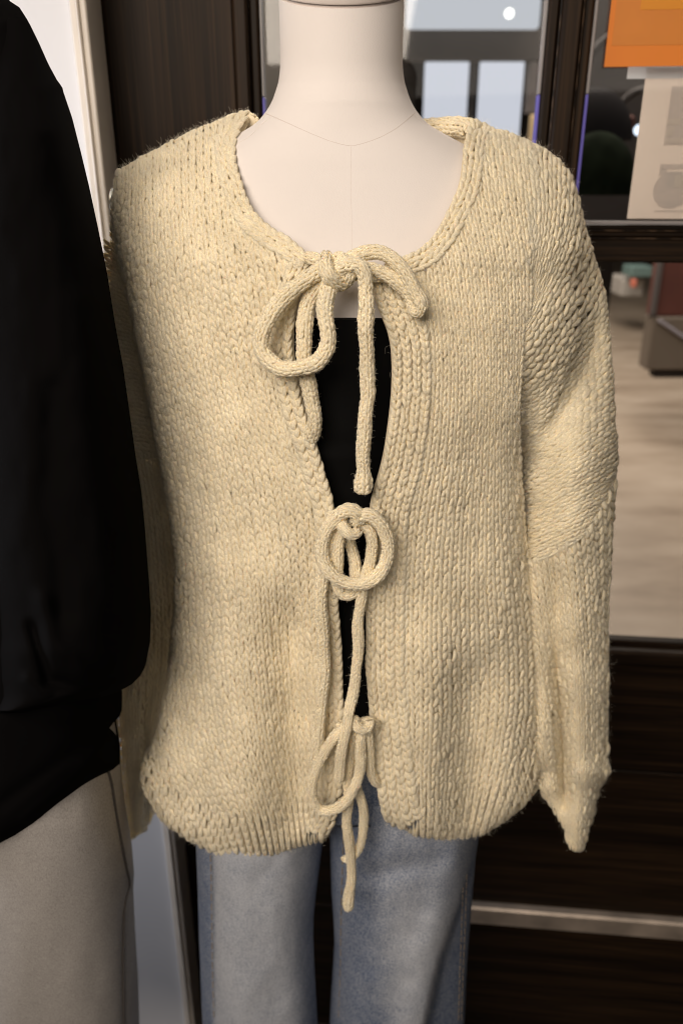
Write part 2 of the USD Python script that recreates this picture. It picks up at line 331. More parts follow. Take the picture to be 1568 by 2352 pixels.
WORN = usdkit.material(stage, LK + 'worn_wood_edge', {'g': ('geometry', {}), 'n': ('noise_texture', {'scale': 60.0, 'detail': 4.0}), 'r': ('rgb_ramp', {'ramp': [(0.42, (0.012, 0.008, 0.005)), (0.62, (0.16, 0.10, 0.06))]}), 'p': ('principled_bsdf', {'roughness': 0.5})},
    [('g.position', 'n.vector'), ('n.fac', 'r.fac'), ('r.color', 'p.base_color')], surface='p.BSDF')
for (a, b, z0, z1, o) in ((sP0 + 0.236 * w, sP0 + 0.249 * w, zb0, ZT, 0.0085), (sP0 + 0.735 * w, sP0 + 0.745 * w, zb0, ZT, 0.0085), (sP1 + 0.001, sR, zr0 + 0.655 * h, zr0 + 0.672 * h, 0.0048), (sP1 + 0.001, sR, zr0 + 0.855 * h, zr0 + 0.872 * h, -0.0008)):
    obj('worn_edge', dbox(a, b, o - 0.004, o, z0, z1, 0.0008), WORN, front)
# posters on the right pane
def poster(px0, py0, px1, py1, o, mat, parent, name, th=0.0006):
    a, b = S(px0, py1, o), S(px1, py1, o)
    return obj(name, dbox(a, b, o - th, o, Z((px0 + px1) / 2, py1, o), Z((px0 + px1) / 2, py0, o), 0.0002), mat, parent)
op = thing('orange_poster', 'bright orange poster on the glass at upper right', 'poster')
poster(1387, -420, 1900, 150, -0.012, ORANGE, op, 'sheet')
poster(1404, -400, 1890, 101, -0.0116, ORANGE_D, op, 'printed_panel', 0.0003)
poster(1470, -300, 1890, 18, -0.0112, YELLOW_P, op, 'printed_panel', 0.0003)
wp = thing('white_poster', 'white poster with faint show-through print below the orange poster', 'poster')
OW = -0.034
poster(1439, 152, 1900, 503, OW, PAPER, wp, 'sheet')
poster(1439, 60, 1900, 178, OW + 0.0006, PAPER_B, wp, 'header_strip', 0.0005)
def pp(px0, py0, px1, py1, mat, name='print_block', o=OW + 0.0008):
    k = (503 - py1) * 0.122
    return poster(px0 , py0, px1, py1, o, mat, wp, name, 0.0004)
pp(1523, 196, 1900, 332, PRINT)
pp(1530, 272, 1562, 286, PRINT_L, o=OW + 0.0013)
pp(1528, 292, 1545, 312, PRINT_L, o=OW + 0.0013)
pp(1527, 316, 1900, 327, PRINT_L, o=OW + 0.0013)
pp(1514, 376, 1900, 388, PRINT)
pp(1512, 388, 1530, 402, PRINT)
pp(1529, 394, 1900, 432, PRINT)
pp(1546, 402, 1900, 430, PRINT_L, o=OW + 0.0013)
c = shapely.Point(0, 0).buffer(0.022)
disc = trimesh.creation.extrude_polygon(c, 0.0004)
dv = np.array(disc.vertices); cs0, cz0 = S(1540, 436, OW), Z(1540, 436, OW)
disc.vertices = np.stack([dv[:, 0] + cs0, OW + 0.0005 + dv[:, 2], dv[:, 1] + cz0], 1)
obj('print_disc', dmesh(disc), PRINT, wp)
tm = meshkit.text_mesh('Jewels', 0.0085, 0.0003)
tv = np.array(tm.vertices); tv[:, 0] *= -1; s0, z0 = S(1600, 474, OW), Z(1600, 474, OW)
tm.vertices = np.stack([tv[:, 0] + s0, OW + 0.0005 + tv[:, 2], tv[:, 1] + z0], 1)
obj('mirrored_lettering', dmesh(tm), PRINT, wp)
pp(1502, 483, 1900, 487, PRINT)

# ---- the lit hall behind the glass
def hbox(name, px0, py0, px1, py1, Y, depth, mat, label, cat, r=0.01, group=None):
    a, b = P(px0, py1, Y), P(px1, py0, Y)
    return obj(name, rbox(np.array([a[0], Y, a[2]]), np.array([b[0], Y + depth, b[2]]), r), mat, None, label=label, cat=cat, group=group)
obj('hall_back_wall', rbox(np.array([-6, 18, 0]), np.array([7, 18.2, 6]), 0.01), SHADE_GREY, kind='structure')
lb = thing('lightbox', 'pair of glowing white panels in a dark frame right of the neck', 'lightbox')
Yb = 5.0
def lpart(name, px0, py0, px1, py1, Y, d, mat):
    a, b = P(px0, py1, Y), P(px1, py0, Y)
    return obj(name, rbox(np.array([a[0], Y, a[2]]), np.array([b[0], Y + d, b[2]]), 0.004), mat, lb)
lpart('lit_panel', 969, 141, 1078, 345, Yb, 0.03, LIGHTBOX)
lpart('lit_panel', 1091, 141, 1205, 345, Yb, 0.03, LIGHTBOX)
lpart('frame_bar', 1079, 141, 1090, 345, Yb - 0.03, 0.06, DARKBROWN)
lpart('frame_top', 930, 66, 1262, 139, Yb - 0.02, 0.06, DARKBROWN)
lpart('frame_side', 1207, 141, 1262, 260, Yb - 0.02, 0.06, SHADE_GREY)
hbox('ceiling_light_panel', 932, -220, 1262, 64, 4.8, 0.05, SKYLIGHT, 'large pale lit panel at the top behind the glass', 'light panel')
a = P(1169, 30, 4.7)
s = trimesh.creation.icosphere(2, 0.022); s.apply_translation(a)
obj('spot_lamp', s, SPOT, label='small bright round spot on the pale panel', cat='lamp')
hbox('tan_board', 1206, 262, 1234, 420, 4.9, 0.05, TAN, 'tan board beside the lower right of the lit white panels', 'board')
hbox('pale_column', 520, -300, 668, 420, 3.2, 0.4, PALE_WALL, 'pale plaster column seen through glass left of the neck', 'column')
# dark hooded shape right behind the neck
hood = trimesh.creation.capsule(height=0.55, radius=0.10); hood.apply_translation(P(925, 300, 2.4) - np.array([0, 0, 0.45]))
obj('dark_stand', hood, DARKBROWN, label='dark rounded stand behind the neck of the mannequin', cat='stand', smooth=True)
# dome shades and wall seen in the right pane
hbox('charcoal_screen', 1300, -300, 1800, 520, 3.2, 0.06, SHADE_GREY, 'charcoal wall screen behind the right pane', 'screen')
DOME_GREY = plain('dome_charcoal', (0.022, 0.020, 0.021), 1.0, spec=0.02)
def dome(px, py, Y, r, hgt, mat, label):
    th = np.linspace(0, np.pi / 2, 10)
    prof = np.stack([r * np.sin(th) + 0.002, hgt * np.cos(th)], 1)
    prof = np.vstack([prof, [r * 0.94, 0.0], [0.0, 0.0]])
    m = trimesh.creation.revolve(prof, sections=28)
    m.apply_translation(P(px, py, Y))
    return obj('lamp_shade', m, mat, label=label, cat='lampshade', smooth=40)
dome(1360, 446, 2.4, 0.115, 0.16, GREENISH, 'dark green domed shade low behind the right pane')
dome(1352, 322, 2.6, 0.12, 0.14, DOME_GREY, 'charcoal domed shade above the dark green one')
for k, (q0, q1) in enumerate((((1300, 262), (1420, 330)), ((1395, 280), (1490, 205)), ((1330, 170), (1420, 80)))):
    pth = np.linspace(P(*q0, 2.9), P(*q1, 2.9), 12); pth[:, 2] += 0.03 * np.sin(np.linspace(0, np.pi, 12))
    obj('grey_tube', tube(pth, 0.012), SHADE_GREY, smooth=True, label=['grey curved tube above the domed shades', 'grey tube rising right toward the white poster', 'grey tube running up under the orange poster'][k], cat='tube')
hbox('brown_board', 1418, 262, 1462, 318, 2.85, 0.03, TAN and DARKRED, 'small brown board left of the white poster', 'board')
s = trimesh.creation.icosphere(2, 0.014); s.apply_translation(P(1467, 298, 2.4))
obj('cool_spot_lamp', s, SPOT_B, label='tiny cool bright lamp at the left edge of the white poster', cat='lamp')
# lower pane: column, kiosk, far bits
hbox('dark_column', 1280, 560, 1418, 840, 3.4, 0.3, DARKBROWN, 'dark column at the left of the lower right pane', 'column')
kio = thing('kiosk', 'mushroom coloured kiosk with dark red panel in the lower right pane', 'kiosk')
def kpart(name, px0, py0, px1, py1, Y, d, mat):
    a, b = P(px0, py1, Y), P(px1, py0, Y)
    return obj(name, rbox(np.array([a[0], Y, a[2]]), np.array([b[0], Y + d, b[2]]), 0.01), mat, kio)
kpart('counter_body', 1482, 728, 1900, 850, 5.2, 0.15, MUSHROOM)
kpart('upper_panel', 1494, 560, 1900, 727, 5.22, 0.1, DARKRED)
kpart('corner_post', 1507, 560, 1517, 727, 5.19, 0.03, SHADE_GREY)
kpart('base', 1500, 851, 1900, 868, 5.22, 0.1, DARKBROWN)
pth = np.linspace(P(1512, 735, 5.19), P(1575, 778, 5.19), 4)
obj('edge_strip', tube(pth, 0.012, 6), LILAC, kio)
hbox('white_plinth', 1424, 640, 1480, 680, 9.0, 0.5, PALE_WALL, 'low white plinth far off in the hall', 'plinth')
hbox('teal_planter', 1448, 612, 1500, 636, 8.8, 0.3, TEAL, 'teal box above the far white plinth', 'box')
hbox('coral_box', 1452, 642, 1464, 660, 8.7, 0.1, CORAL, 'tiny coral box in front of the white plinth', 'box')

# ================================================================ MANNEQUIN
Y0 = 0.72
man = thing('mannequin', 'pale canvas dress form mannequin wearing the cream cardigan', 'mannequin')
H = CAM_Z - 1.38
rings = [  # z (before H), half width, half depth, centre Y shift
    (1.508, .0483, .0483, 0), (1.490, .0482, .0482, 0), (1.467, .0482, .0485, 0), (1.452, .0497, .0505, 0), (1.443, .0525, .0535, 0), (1.434, .0565, .0575, 0), (1.427, .0615, .0600, 0.001),
    (1.419, .0700, .0630, 0.002), (1.411, .0850, .0660, 0.003), (1.402, .1040, .0700, 0.004), (1.392, .1230, .0745, 0.005), (1.380, .1420, .0790, 0.006), (1.365, .1570, .0840, 0.006), (1.345, .1660, .0910, 0.006),
    (1.320, .1680, .0985, 0.006), (1.290, .1640, .1040, 0.006), (1.250, .1560, .1060, 0.006), (1.20, .148, .098, 0.006), (1.12, .134, .085, 0.006), (1.04, .126, .080, 0.006), (0.96, .140, .085, 0.004), (0.88, .152, .085, 0.002), (0.78, .150, .080, 0.0)]
R = np.array(rings)
zi = np.linspace(0, len(R) - 1, 130)
Rf = PchipInterpolator(np.arange(len(R)), R, axis=0)(zi)
th = np.linspace(0, 2 * np.pi, 96, endpoint=False)
ex = np.interp(Rf[:, 0], [1.30, 1.41, 1.44], [2.25, 2.15, 2.0])[:, None]
cx_, sy_ = np.cos(th)[None], np.sin(th)[None]
sup = lambda c, e: np.sign(c) * np.abs(c) ** (2 / e)
X = Rf[:, 1:2] * sup(cx_, ex); Yv = Rf[:, 2:3] * sup(sy_, ex)
tilt = np.interp(Rf[:, 0], [1.43, 1.50], [0, math.tan(math.radians(19))])[:, None]
zz = Rf[:, 0:1] + H + Yv * tilt * 1.0
V = np.stack([X, Y0 + Rf[:, 3:4] + Yv, np.broadcast_to(zz, X.shape)], -1)
F = grid_faces(len(Rf), len(th), True)
NR, NC = len(Rf), len(th)
vv = np.vstack([V.reshape(-1, 3), V[0].mean(0), V[-1].mean(0)])
k = np.arange(NC); k2 = (k + 1) % NC
F = np.vstack([F, np.stack([np.full(NC, NR * NC), k2, k], 1), np.stack([np.full(NC, NR * NC + 1), (NR - 1) * NC + k, (NR - 1) * NC + k2], 1)])[:, ::-1]
torso = trimesh.Trimesh(vv, F, process=False)
obj('torso', (vv, F), CANVAS, man, smooth=50)
# neck cap: a fabric covered disc on the tilted neck top
top = V[0]; ctr = top.mean(0); up = np.array([0, -math.sin(math.radians(19)), math.cos(math.radians(19))])
prof = [(1.0, 0.0022), (1.018, 0.0035), (1.022, 0.010), (1.015, 0.028), (0.93, 0.036), (0.6, 0.040), (0.02, 0.041)]
cv = np.array([[ctr + (q - ctr) * a + up * b for q in top] for a, b in prof])
cvv = np.vstack([cv.reshape(-1, 3)]); 
obj('neck_cap', (cvv, grid_faces(len(prof), NC, True)[:, ::-1]), CAPCOL, man, smooth=50)
obj('cap_groove', (np.vstack([(ctr + (top - ctr) * 0.975 + up * -0.001), (ctr + (top - ctr) * 0.975 + up * 0.003)]), grid_faces(2, NC, True)[:, ::-1]), THREAD, man)
def on_torso(pts, n, off=0.0):
    q = spl(pts, n)
    d = P(q[:, 0], q[:, 1], 1.0) - np.array([0, 0, CAM_Z]); d /= np.linalg.norm(d, axis=1, keepdims=True)
    loc, ri, ti = torso.ray.intersects_location(np.tile([0, 0, CAM_Z], (n, 1)).astype(float), d, multiple_hits=False)
    o = np.argsort(ri)
    return (loc - d[ri] * off)[o]
for pts in ([(604, 258), (624, 266), (651, 278), (728, 312), (766, 326), (805, 334), (851, 323), (907, 296), (935, 274), (952, 259)],
            [(805, 335), (806, 420), (808, 560), (811, 640), (813, 740)],
            [(622, 268), (598, 288), (574, 312), (545, 330), (520, 345)], [(950, 262), (966, 276), (1000, 298), (1040, 322), (1066, 336)]):
    q = on_torso(pts, 70, -0.0002)
    obj('seam', tube(q, 0.00030, 5), THREAD if len(pts) != 5 else CAPCOL, man)

# ---------------------------------------------------------------- cardigan: the surface it follows
TOP = [(200, 640), (245, 575), (255, 520), (259, 462), (265, 422), (281, 391), (333, 361), (394, 329), (454, 297), (514, 273), (575, 257), (640, 245), (784, 238), (900, 243), (956, 253), (1081, 277), (1191, 319), (1238, 340), (1286, 371), (1312, 408), (1328, 460), (1343, 528), (1364, 591), (1395, 700), (1420, 900)]
CHEST = [(200, .672), (300, .662), (400, .642), (500, .622), (600, .606), (750, .597), (1000, .597), (1300, .602), (1500, .602), (1700, .597), (1850, .600), (2000, .61)]
XL = [(300, 250), (420, 262), (462, 258), (560, 270), (640, 288), (746, 306), (883, 335), (1020, 360), (1156, 388), (1259, 403), (1378, 403), (1470, 395), (1560, 388), (1680, 362), (1760, 328), (1805, 324), (1855, 345), (1980, 380)]
XR = [(300, 1340), (460, 1345), (560, 1345), (640, 1320), (700, 1335), (800, 1325), (900, 1285), (1000, 1240), (1072, 1218), (1217, 1215), (1342, 1227), (1466, 1240), (1550, 1245), (1681, 1253), (1791, 1253), (2000, 1250)]
def smoothstep(x, a, b):
    t = np.clip((x - a) / (b - a), 0, 1); return t * t * (3 - 2 * t)
def lat(t):
    return 1 - np.maximum(1 - np.abs(np.clip(t, -1, 1)) ** 2.3, 0.0) ** 0.5
def yfront(px, py, folds=True):
    px = np.asarray(px, float); py = np.asarray(py, float)
    c = ip(py, CHEST); xl = ip(py, XL); xr = ip(py, XR)
    t = np.where(px < 784, (784 - px) / (784 - xl), (px - 784) / (xr - 784))
    side = np.where(px < 784, 0.725, 0.715)
    y = c + (side - c) * lat(t)
    if folds:
        q = np.stack([px / 190, py / 420, np.zeros_like(px)], -1)
        y = y + 0.016 * (meshkit.fbm(q, 2, 3) - 0.5) * smoothstep(py, 560, 800) * (1 - smoothstep(np.abs(t), 0.75, 1.0))
        # soft hanging folds
        def fold(xc, y0, y1, amp, wd, lean=0.0):
            x = px - (xc + lean * (py - y0)); return amp * np.exp(-(x / wd) ** 2) * smoothstep(py, y0, y0 + 160) * (1 - smoothstep(py, y1 - 120, y1))
        y = y + fold(665, 1300, 1980, 0.020, 55, 0.03) - fold(540, 1200, 1990, 0.013, 80, 0.02) + fold(1085, 1450, 1990, 0.015, 60, -0.05) - fold(985, 1350, 1980, 0.011, 60, 0.02) - fold(1170, 1500, 1950, 0.008, 45, -0.04) - fold(1165, 800, 1500, 0.006, 50, 0.03) + fold(1080, 900, 1500, 0.004, 60) + fold(440, 700, 1400, -0.004, 60, .08)
    w_ = py - ip(px, TOP)
    kk = np.exp(-np.maximum(w_, 0) / 42.0)
    y = y + (0.745 - y) * kk
    return y + 0.0035 * np.maximum(-w_, 0) + 0.5 * np.clip(np.abs(t) - 1, 0, 0.06)
HEM_L = [(328, 1805), (351, 1855), (394, 1895), (438, 1925), (504, 1960), (574, 1975), (612, 1965), (679, 1943), (738, 1928), (761, 1901), (769, 1881), (790, 1814)]
HEM_R = [(860, 1840), (867, 1857), (873, 1870), (902, 1893), (955, 1916), (1034, 1926), (1102, 1914), (1155, 1882), (1207, 1840), (1225, 1815), (1234, 1791), (1260, 1770)]
XS_R = [(300, 1240), (371, 1284), (408, 1310), (460, 1326), (528, 1341), (591, 1362), (675, 1386), (781, 1397), (947, 1408), (1051, 1416), (1100, 1408), (1196, 1402), (1321, 1396), (1425, 1390), (1550, 1392), (1733, 1388), (1772, 1397), (1812, 1371), (1875, 1357), (1927, 1348), (1960, 1340)]
def y_arm_r(px, py):
    hw = ip(py, [(300, 118), (1050, 112), (1300, 104), (1750, 90), (1850, 62), (1950, 36)])
    s = (px - (ip(py, XS_R) - hw)) / hw
    y = 0.735 - 0.075 * np.sqrt(np.maximum(1 - np.abs(np.clip(s, -1, 1)) ** 2.2, 0.0)) + 0.25 * np.maximum(s - 1, 0)
    y = y + 0.018 * np.exp(-((px - (1262 + 0.03 * (py - 900))) / 30) ** 2) * smoothstep(py, 1150, 1400) 
    y = y + 0.030 * np.exp(-((px - ip(py, [(1400, 1268), (1600, 1284), (1800, 1296), (1900, 1305)])) / 20) ** 2) * smoothstep(py, 1420, 1650) * (1 - smoothstep(py, 1800, 1880))
    q = np.stack([px / 90, py / 130, np.zeros_like(px)], -1)
    y = y + 0.014 * (meshkit.fbm(q, 2, 9) - 0.5) * smoothstep(py, 700, 900)
    y = y - 0.004 * np.exp(-((px - 1300) / 80) ** 2 - ((py - 1215 + 0.5 * (px - 1300)) / 70) ** 2)
    b = smoothstep(py, 740, 1080)
    return yfront(px, np.minimum(py, 1080)) * (1 - b) + y * b + 0.15 * np.maximum(s - 1, 0)
def y_arm_l(px, py):
    return 0.775 - 0.030 * np.sqrt(np.maximum(1 - np.clip((px - 300) / 110, -1, 1) ** 2, 0)) + 0.030 * smoothstep(px, ip(py, [(1000, 400), (1400, 345), (1600, 320), (1900, 322)]), ip(py, [(1000, 420), (1400, 375), (1600, 340), (1900, 342)])) * smoothstep(py, 1300, 1500)

# ---------------------------------------------------------------- knitting
NLEG, NSIDE = 7, 7
class Patch:
    """a sheet of knitting: u counts wales, v counts rows; keys are picture polylines of single wales"""
    def __init__(self, keys, nw, nr, yfun, ulo=0.0, uhi=1.0, off=0.0, disp=None, curl=None, clamp=None, wmax=1.35):
        self.wmax = wmax
        us = np.array([k[0] for k in keys]); n = 160
        A = np.stack([spl(k[1], n) for k in keys])                       # key, v, 2
        A = gaussian_filter1d(A, 3, axis=1, mode='nearest')
        ug = np.linspace(ulo, uhi, max(24, int((uhi - ulo) * nw * 5)))
        if len(us) > 2: G = PchipInterpolator(us, A, axis=0, extrapolate=False)(np.clip(ug, us[0], us[-1]))
        else: G = A[0] + (A[1] - A[0]) * np.clip(ug, us[0], us[-1])[:, None, None]
        lo, hi = ug < us[0], ug > us[-1]
        if lo.any(): G[lo] = A[0] + (A[1] - A[0])[None] * ((ug[lo] - us[0]) / (us[1] - us[0]))[:, None, None]
        if hi.any(): G[hi] = A[-1] + (A[-1] - A[-2])[None] * ((ug[hi] - us[-1]) / (us[-1] - us[-2]))[:, None, None]
        self.ug0, self.du = ulo * nw, (uhi - ulo) * nw / (len(ug) - 1)
        self.px = G; self.nw, self.nr, self.u_lo, self.u_hi = nw, nr, ulo * nw, uhi * nw
        y = yfun(G[..., 0], G[..., 1]) - off
        if curl is not None: y = y + curl(G[..., 0], G[..., 1])
        if clamp is not None: G = clamp(G[..., 0], G[..., 1]); self.S3 = P(G[0], G[1], y)
        else: self.S3 = P(G[..., 0], G[..., 1], y)
        self.finish(disp)
    rib = None; wmax = 1.5
    def finish(self, disp):
        self.dv = self.nr / (self.S3.shape[1] - 1)
        a, b = np.gradient(self.S3, axis=0) / self.du, np.gradient(self.S3, axis=1) / self.dv
        n = np.cross(a, b); n /= np.linalg.norm(n, axis=-1, keepdims=True) + 1e-12
        view = self.S3 - np.array([0, 0, CAM_Z])
        if not getattr(self, 'closed', False) and np.mean((n * view).sum(-1)) > 0: n = -n
        self.N3 = n; self.wl = np.linalg.norm(a, axis=-1); self.wl = np.minimum(self.wl, self.wmax * np.median(self.wl))
        if disp is not None:
            U = self.ug0 + np.arange(self.S3.shape[0]) * self.du
            self.S3 = self.S3 + n * disp(U[:, None], self.px[..., 0], self.px[..., 1])[..., None]
    def at(self, A, u, v, order=1):
        c = [np.clip((u - self.ug0) / self.du, 0, A.shape[0] - 1), np.clip(v / self.dv, 0, A.shape[1] - 1)]
        if A.ndim == 2: return map_coordinates(A, c, order=order, mode='nearest')
        return np.stack([map_coordinates(A[..., k], c, order=order, mode='nearest') for k in range(A.shape[2])], -1)
    def stitches(self, poly=None, seed=0, fat=1.0, hmul=1.0, keep=None):
        rng = np.random.default_rng(seed)
        i, j = np.meshgrid(np.arange(math.floor(self.u_lo), math.ceil(self.u_hi)), np.arange(self.nr), indexing='ij')
        i, j = i.ravel().astype(float), j.ravel().astype(float)
        if poly is not None:
            c = self.at(self.px, i + 0.5, j + 0.5)
            ok = shapely.contains_xy(poly, c[:, 0], c[:, 1]); i, j = i[ok], j[ok]
        self.cells = i, j
        rw = np.zeros((len(i), 1))
        if self.rib is not None:
            c = self.at(self.px, i + 0.5, j + 0.5); rw = self.rib(c[:, 0], c[:, 1])[:, None]
        woff = np.random.default_rng(seed + 7).uniform(-0.09, 0.09, 400)
        self.woff = woff
        sm = meshkit.fbm(np.stack([i * 0.35, j * 0.16, np.full_like(i, seed)], -1), 2, seed)
        jrow = j + woff[(i + 100).astype(int)] + 0.7 * (sm - 0.5)
        t = np.linspace(0, 1, NLEG)
        bb = -0.42 + 1.92 * t
        aa = 0.125 + 0.25 * t - 0.04 * np.sin(2 * np.pi * t)
        hh = -0.17 + 0.23 * np.sin(np.pi * t) ** 0.75
        rb = 0.075 + 0.165 * np.sin(np.pi * t) ** 0.7
        parts = []
        for s in (-1, 1):
            n = len(i)
            ju = rng.normal(0, 0.022, n)[:, None]; jv = rng.normal(0, 0.06, n)[:, None]; jr = np.exp(rng.normal(0, 0.07, n))[:, None]; ja = np.exp(rng.normal(0, 0.09, n))[:, None]; jh = rng.normal(0, 0.035, n)[:, None]
            u = i[:, None] + 0.5 + s * aa * ja * (1 - 0.22 * rw) + ju * (1 - 0.5 * rw)
            v = jrow[:, None] + 1.0 - bb + jv
            S3, N3, wl = self.at(self.S3, u, v), self.at(self.N3, u, v), self.at(self.wl, u, v)
            N3 /= np.linalg.norm(N3, axis=-1, keepdims=True)
            C = S3 + N3 * (wl * (hh * hmul + jh))[..., None]
            T = np.gradient(C, axis=1); T /= np.linalg.norm(T, axis=-1, keepdims=True) + 1e-12
            B = np.cross(T, N3); B /= np.linalg.norm(B, axis=-1, keepdims=True) + 1e-12
            N2 = np.cross(B, T)
            r = wl * rb * jr * fat * (1 - 0.10 * rw)
            th = np.arange(NSIDE) * 2 * np.pi / NSIDE
            V = C[:, :, None] + r[:, :, None, None] * (np.cos(th)[None, None, :, None] * B[:, :, None] * 1.0 + np.sin(th)[None, None, :, None] * N2[:, :, None] * 0.66)
            f = grid_faces(NLEG, NSIDE, True)
            caps = [[0, q + 1, q] for q in range(1, NSIDE - 1)] + [[(NLEG - 1) * NSIDE, (NLEG - 1) * NSIDE + q, (NLEG - 1) * NSIDE + q + 1] for q in range(1, NSIDE - 1)]
            f = np.vstack([f, caps])
            parts.append((V.reshape(-1, 3), (f[None] + (np.arange(n) * NLEG * NSIDE)[:, None, None]).reshape(-1, 3)))
        return join(parts)
    def sheet(self, poly=None, inset=0.38):
        a, b = max(1, int(round(0.34 / self.du))), max(1, int(round(0.5 / self.dv)))
        ia = np.unique(np.r_[np.arange(0, self.S3.shape[0], a), self.S3.shape[0] - 1]); ib = np.unique(np.r_[np.arange(0, self.S3.shape[1], b), self.S3.shape[1] - 1])
        Sg = self.S3[np.ix_(ia, ib)] - self.N3[np.ix_(ia, ib)] * (self.wl[np.ix_(ia, ib)] * inset)[..., None]
        f = grid_faces(len(ia), len(ib))
        if poly is not None:
            p = self.px[np.ix_(ia, ib)].reshape(-1, 2); ok = shapely.contains_xy(poly, p[:, 0], p[:, 1])
            f = f[ok[f].all(1)]
        v = Sg.reshape(-1, 3); used = np.unique(f); remap = np.zeros(len(v), int); remap[used] = np.arange(len(used))
        return v[used], remap[f]
    def fuzz(self, n, seed, lmin=0.002, lmax=0.0065, hmul=0.16):
        rng = np.random.default_rng(seed)
        i, j = self.cells
        if len(i) == 0: return []
        k = rng.integers(0, len(i), n)
        u, v = i[k] + rng.random(n), j[k] + rng.random(n)
        S3, N3, wl = self.at(self.S3, u, v), self.at(self.N3, u, v), self.at(self.wl, u, v)
        L = rng.uniform(lmin, lmax, n) * rng.uniform(0.5, 1, n) * np.where(rng.random(n) < 0.08, 1.9, 1.0)
        d = N3 * rng.uniform(0.05, 0.8, n)[:, None] + rng.normal(0, 1, (n, 3)) * 0.55
        d -= np.minimum((d * N3).sum(1), 0)[:, None] * N3
        d /= np.linalg.norm(d, axis=1, keepdims=True)
        e = rng.normal(0, 1, (n, 3)); e /= np.linalg.norm(e, axis=1, keepdims=True)
        out = [S3 + N3 * (wl * hmul)[:, None]]
        for q in (0.33, 0.66, 1.0):
            out.append(out[0] + d * (L * q)[:, None] + e * (L * 0.35 * math.sin(q * 3.0))[:, None] + N3 * (0.0004 * q))
        return np.stack(out, 1)
FIB = []
def curves(name, pts, parent, width=0.00008):
    c = UsdGeom.BasisCurves.Define(stage, numbered(str(parent.GetPath()), name))
    n = len(pts)
    c.CreateTypeAttr('linear'); c.CreateCurveVertexCountsAttr(Vt.IntArray.FromNumpy(np.full(n, 4, np.int32)))
    c.CreatePointsAttr(Vt.Vec3fArray.FromNumpy(pts.reshape(-1, 3).astype(np.float32)))
    c.CreateWidthsAttr(Vt.FloatArray.FromNumpy(np.tile(np.array([1, .9, .7, .35]) * width, n).astype(np.float32))); c.SetWidthsInterpolation('vertex')
    UsdShade.MaterialBindingAPI.Apply(c.GetPrim()).Bind(FUZZ)
    return meta(c.GetPrim(), kind='stuff')

card = thing('cardigan', 'chunky cream hand-knit cardigan fastened with three knitted cord bows', 'cardigan')
def knit_part(name, patch, poly, seed, label=None, fat=1.0, hmul=1.0, fz=11.0, sheet=True, inset=0.38):
    pin = poly.buffer(-6) if poly is not None else None
    p = obj(name, patch.sheet(pin, inset), WOOL_IN, card, smooth=True, label=label)
    st = patch.stitches(poly, seed, fat, hmul)
    obj('stitches', st, WOOL, p, smooth=True, kind='stuff')
    n = int(len(patch.cells[0]) * fz)
    if n: FIB.append(patch.fuzz(n, seed + 50))
    return p

def pl(pts): return Polygon(pts).buffer(0)
NECK_L = [(575, 257), (551, 301), (540, 333), (543, 373), (559, 430), (579, 478), (603, 506), (639, 531), (667, 547), (700, 575), (718, 596)]
NECK_R = [(1078, 285), (1068, 320), (1064, 360), (1060, 397), (1052, 430), (1039, 460), (1003, 528), (966, 570), (924, 589), (880, 606)]
EDGE_L = [(716, 598), (690, 660), (676, 720), (669, 797), (682, 880), (702, 962), (728, 1028), (748, 1104), (768, 1163), (771, 1250), (774, 1378), (782, 1467), (786, 1547), (788, 1615), (791, 1700), (787, 1814), (772, 1881), (744, 1938)]
EDGE_R = [(850, 606), (853, 650), (862, 690), (883, 735), (895, 770), (901, 797), (903, 863), (900, 920), (893, 978), (880, 1061), (866, 1110), (852, 1156), (848, 1200), (846, 1300), (841, 1400), (841, 1561), (847, 1615), (851, 1667), (861, 1755), (867, 1814), (874, 1868), (902, 1928)]
def offset(pts, d):
    q = spl(pts, 60); t = np.gradient(q, axis=0); t /= np.linalg.norm(t, axis=1, keepdims=True)
    return q + np.stack([t[:, 1], -t[:, 0]], 1) * d
SIL_L = [(575, 257), (514, 273), (454, 297), (394, 329), (333, 361), (281, 391), (265, 422), (259, 462), (262, 520), (275, 570), (290, 640), (308, 746), (337, 883), (362, 1020), (390, 1156), (405, 1259), (405, 1378), (397, 1470), (390, 1560), (365, 1680), (332, 1755)]
BODY_L = pl(SIL_L + HEM_L[:-1] + EDGE_L[::-1] + NECK_L[::-1])
BODY_R = pl(NECK_R + EDGE_R + HEM_R[1:-1] + [(1233, 1681), (1228, 1550), (1220, 1466), (1207, 1342), (1195, 1217), (1182, 1072), (1180, 947), (1191, 761), (1205, 690), (1214, 560), (1222, 440), (1222, 333), (1191, 319), (1140, 297)])
band_nl = pl(np.vstack([spl(NECK_L, 60), offset(NECK_L, -44)[::-1]]))
band_nr = pl(np.vstack([spl(NECK_R, 60), offset(NECK_R, 44)[::-1]]))
BW_L, BW_R = 46.0, 88.0
band_fl = pl(np.vstack([spl(EDGE_L, 60), offset(EDGE_L, -BW_L)[::-1]]))
band_fr = pl(np.vstack([spl(EDGE_R, 60), offset(EDGE_R, BW_R)[::-1]]))
def rib_l(px, py): return ip(px, HEM_L) - py
def rib_r(px, py): return ip(px, HEM_R) - py
def curl_l(px, py): return 0.013 * np.exp(-np.maximum(rib_l(px, py), 0) / 14.0) + 0.0015 * np.maximum(-rib_l(px, py), 0)
def curl_r(px, py): return 0.013 * np.exp(-np.maximum(rib_r(px, py), 0) / 14.0) + 0.0015 * np.maximum(-rib_r(px, py), 0)
def disp_l(U, px, py):
    return 0.0034 * np.cos(2 * np.pi * (U - 0.5)) * (1 - smoothstep(rib_l(px, py), 80, 105))
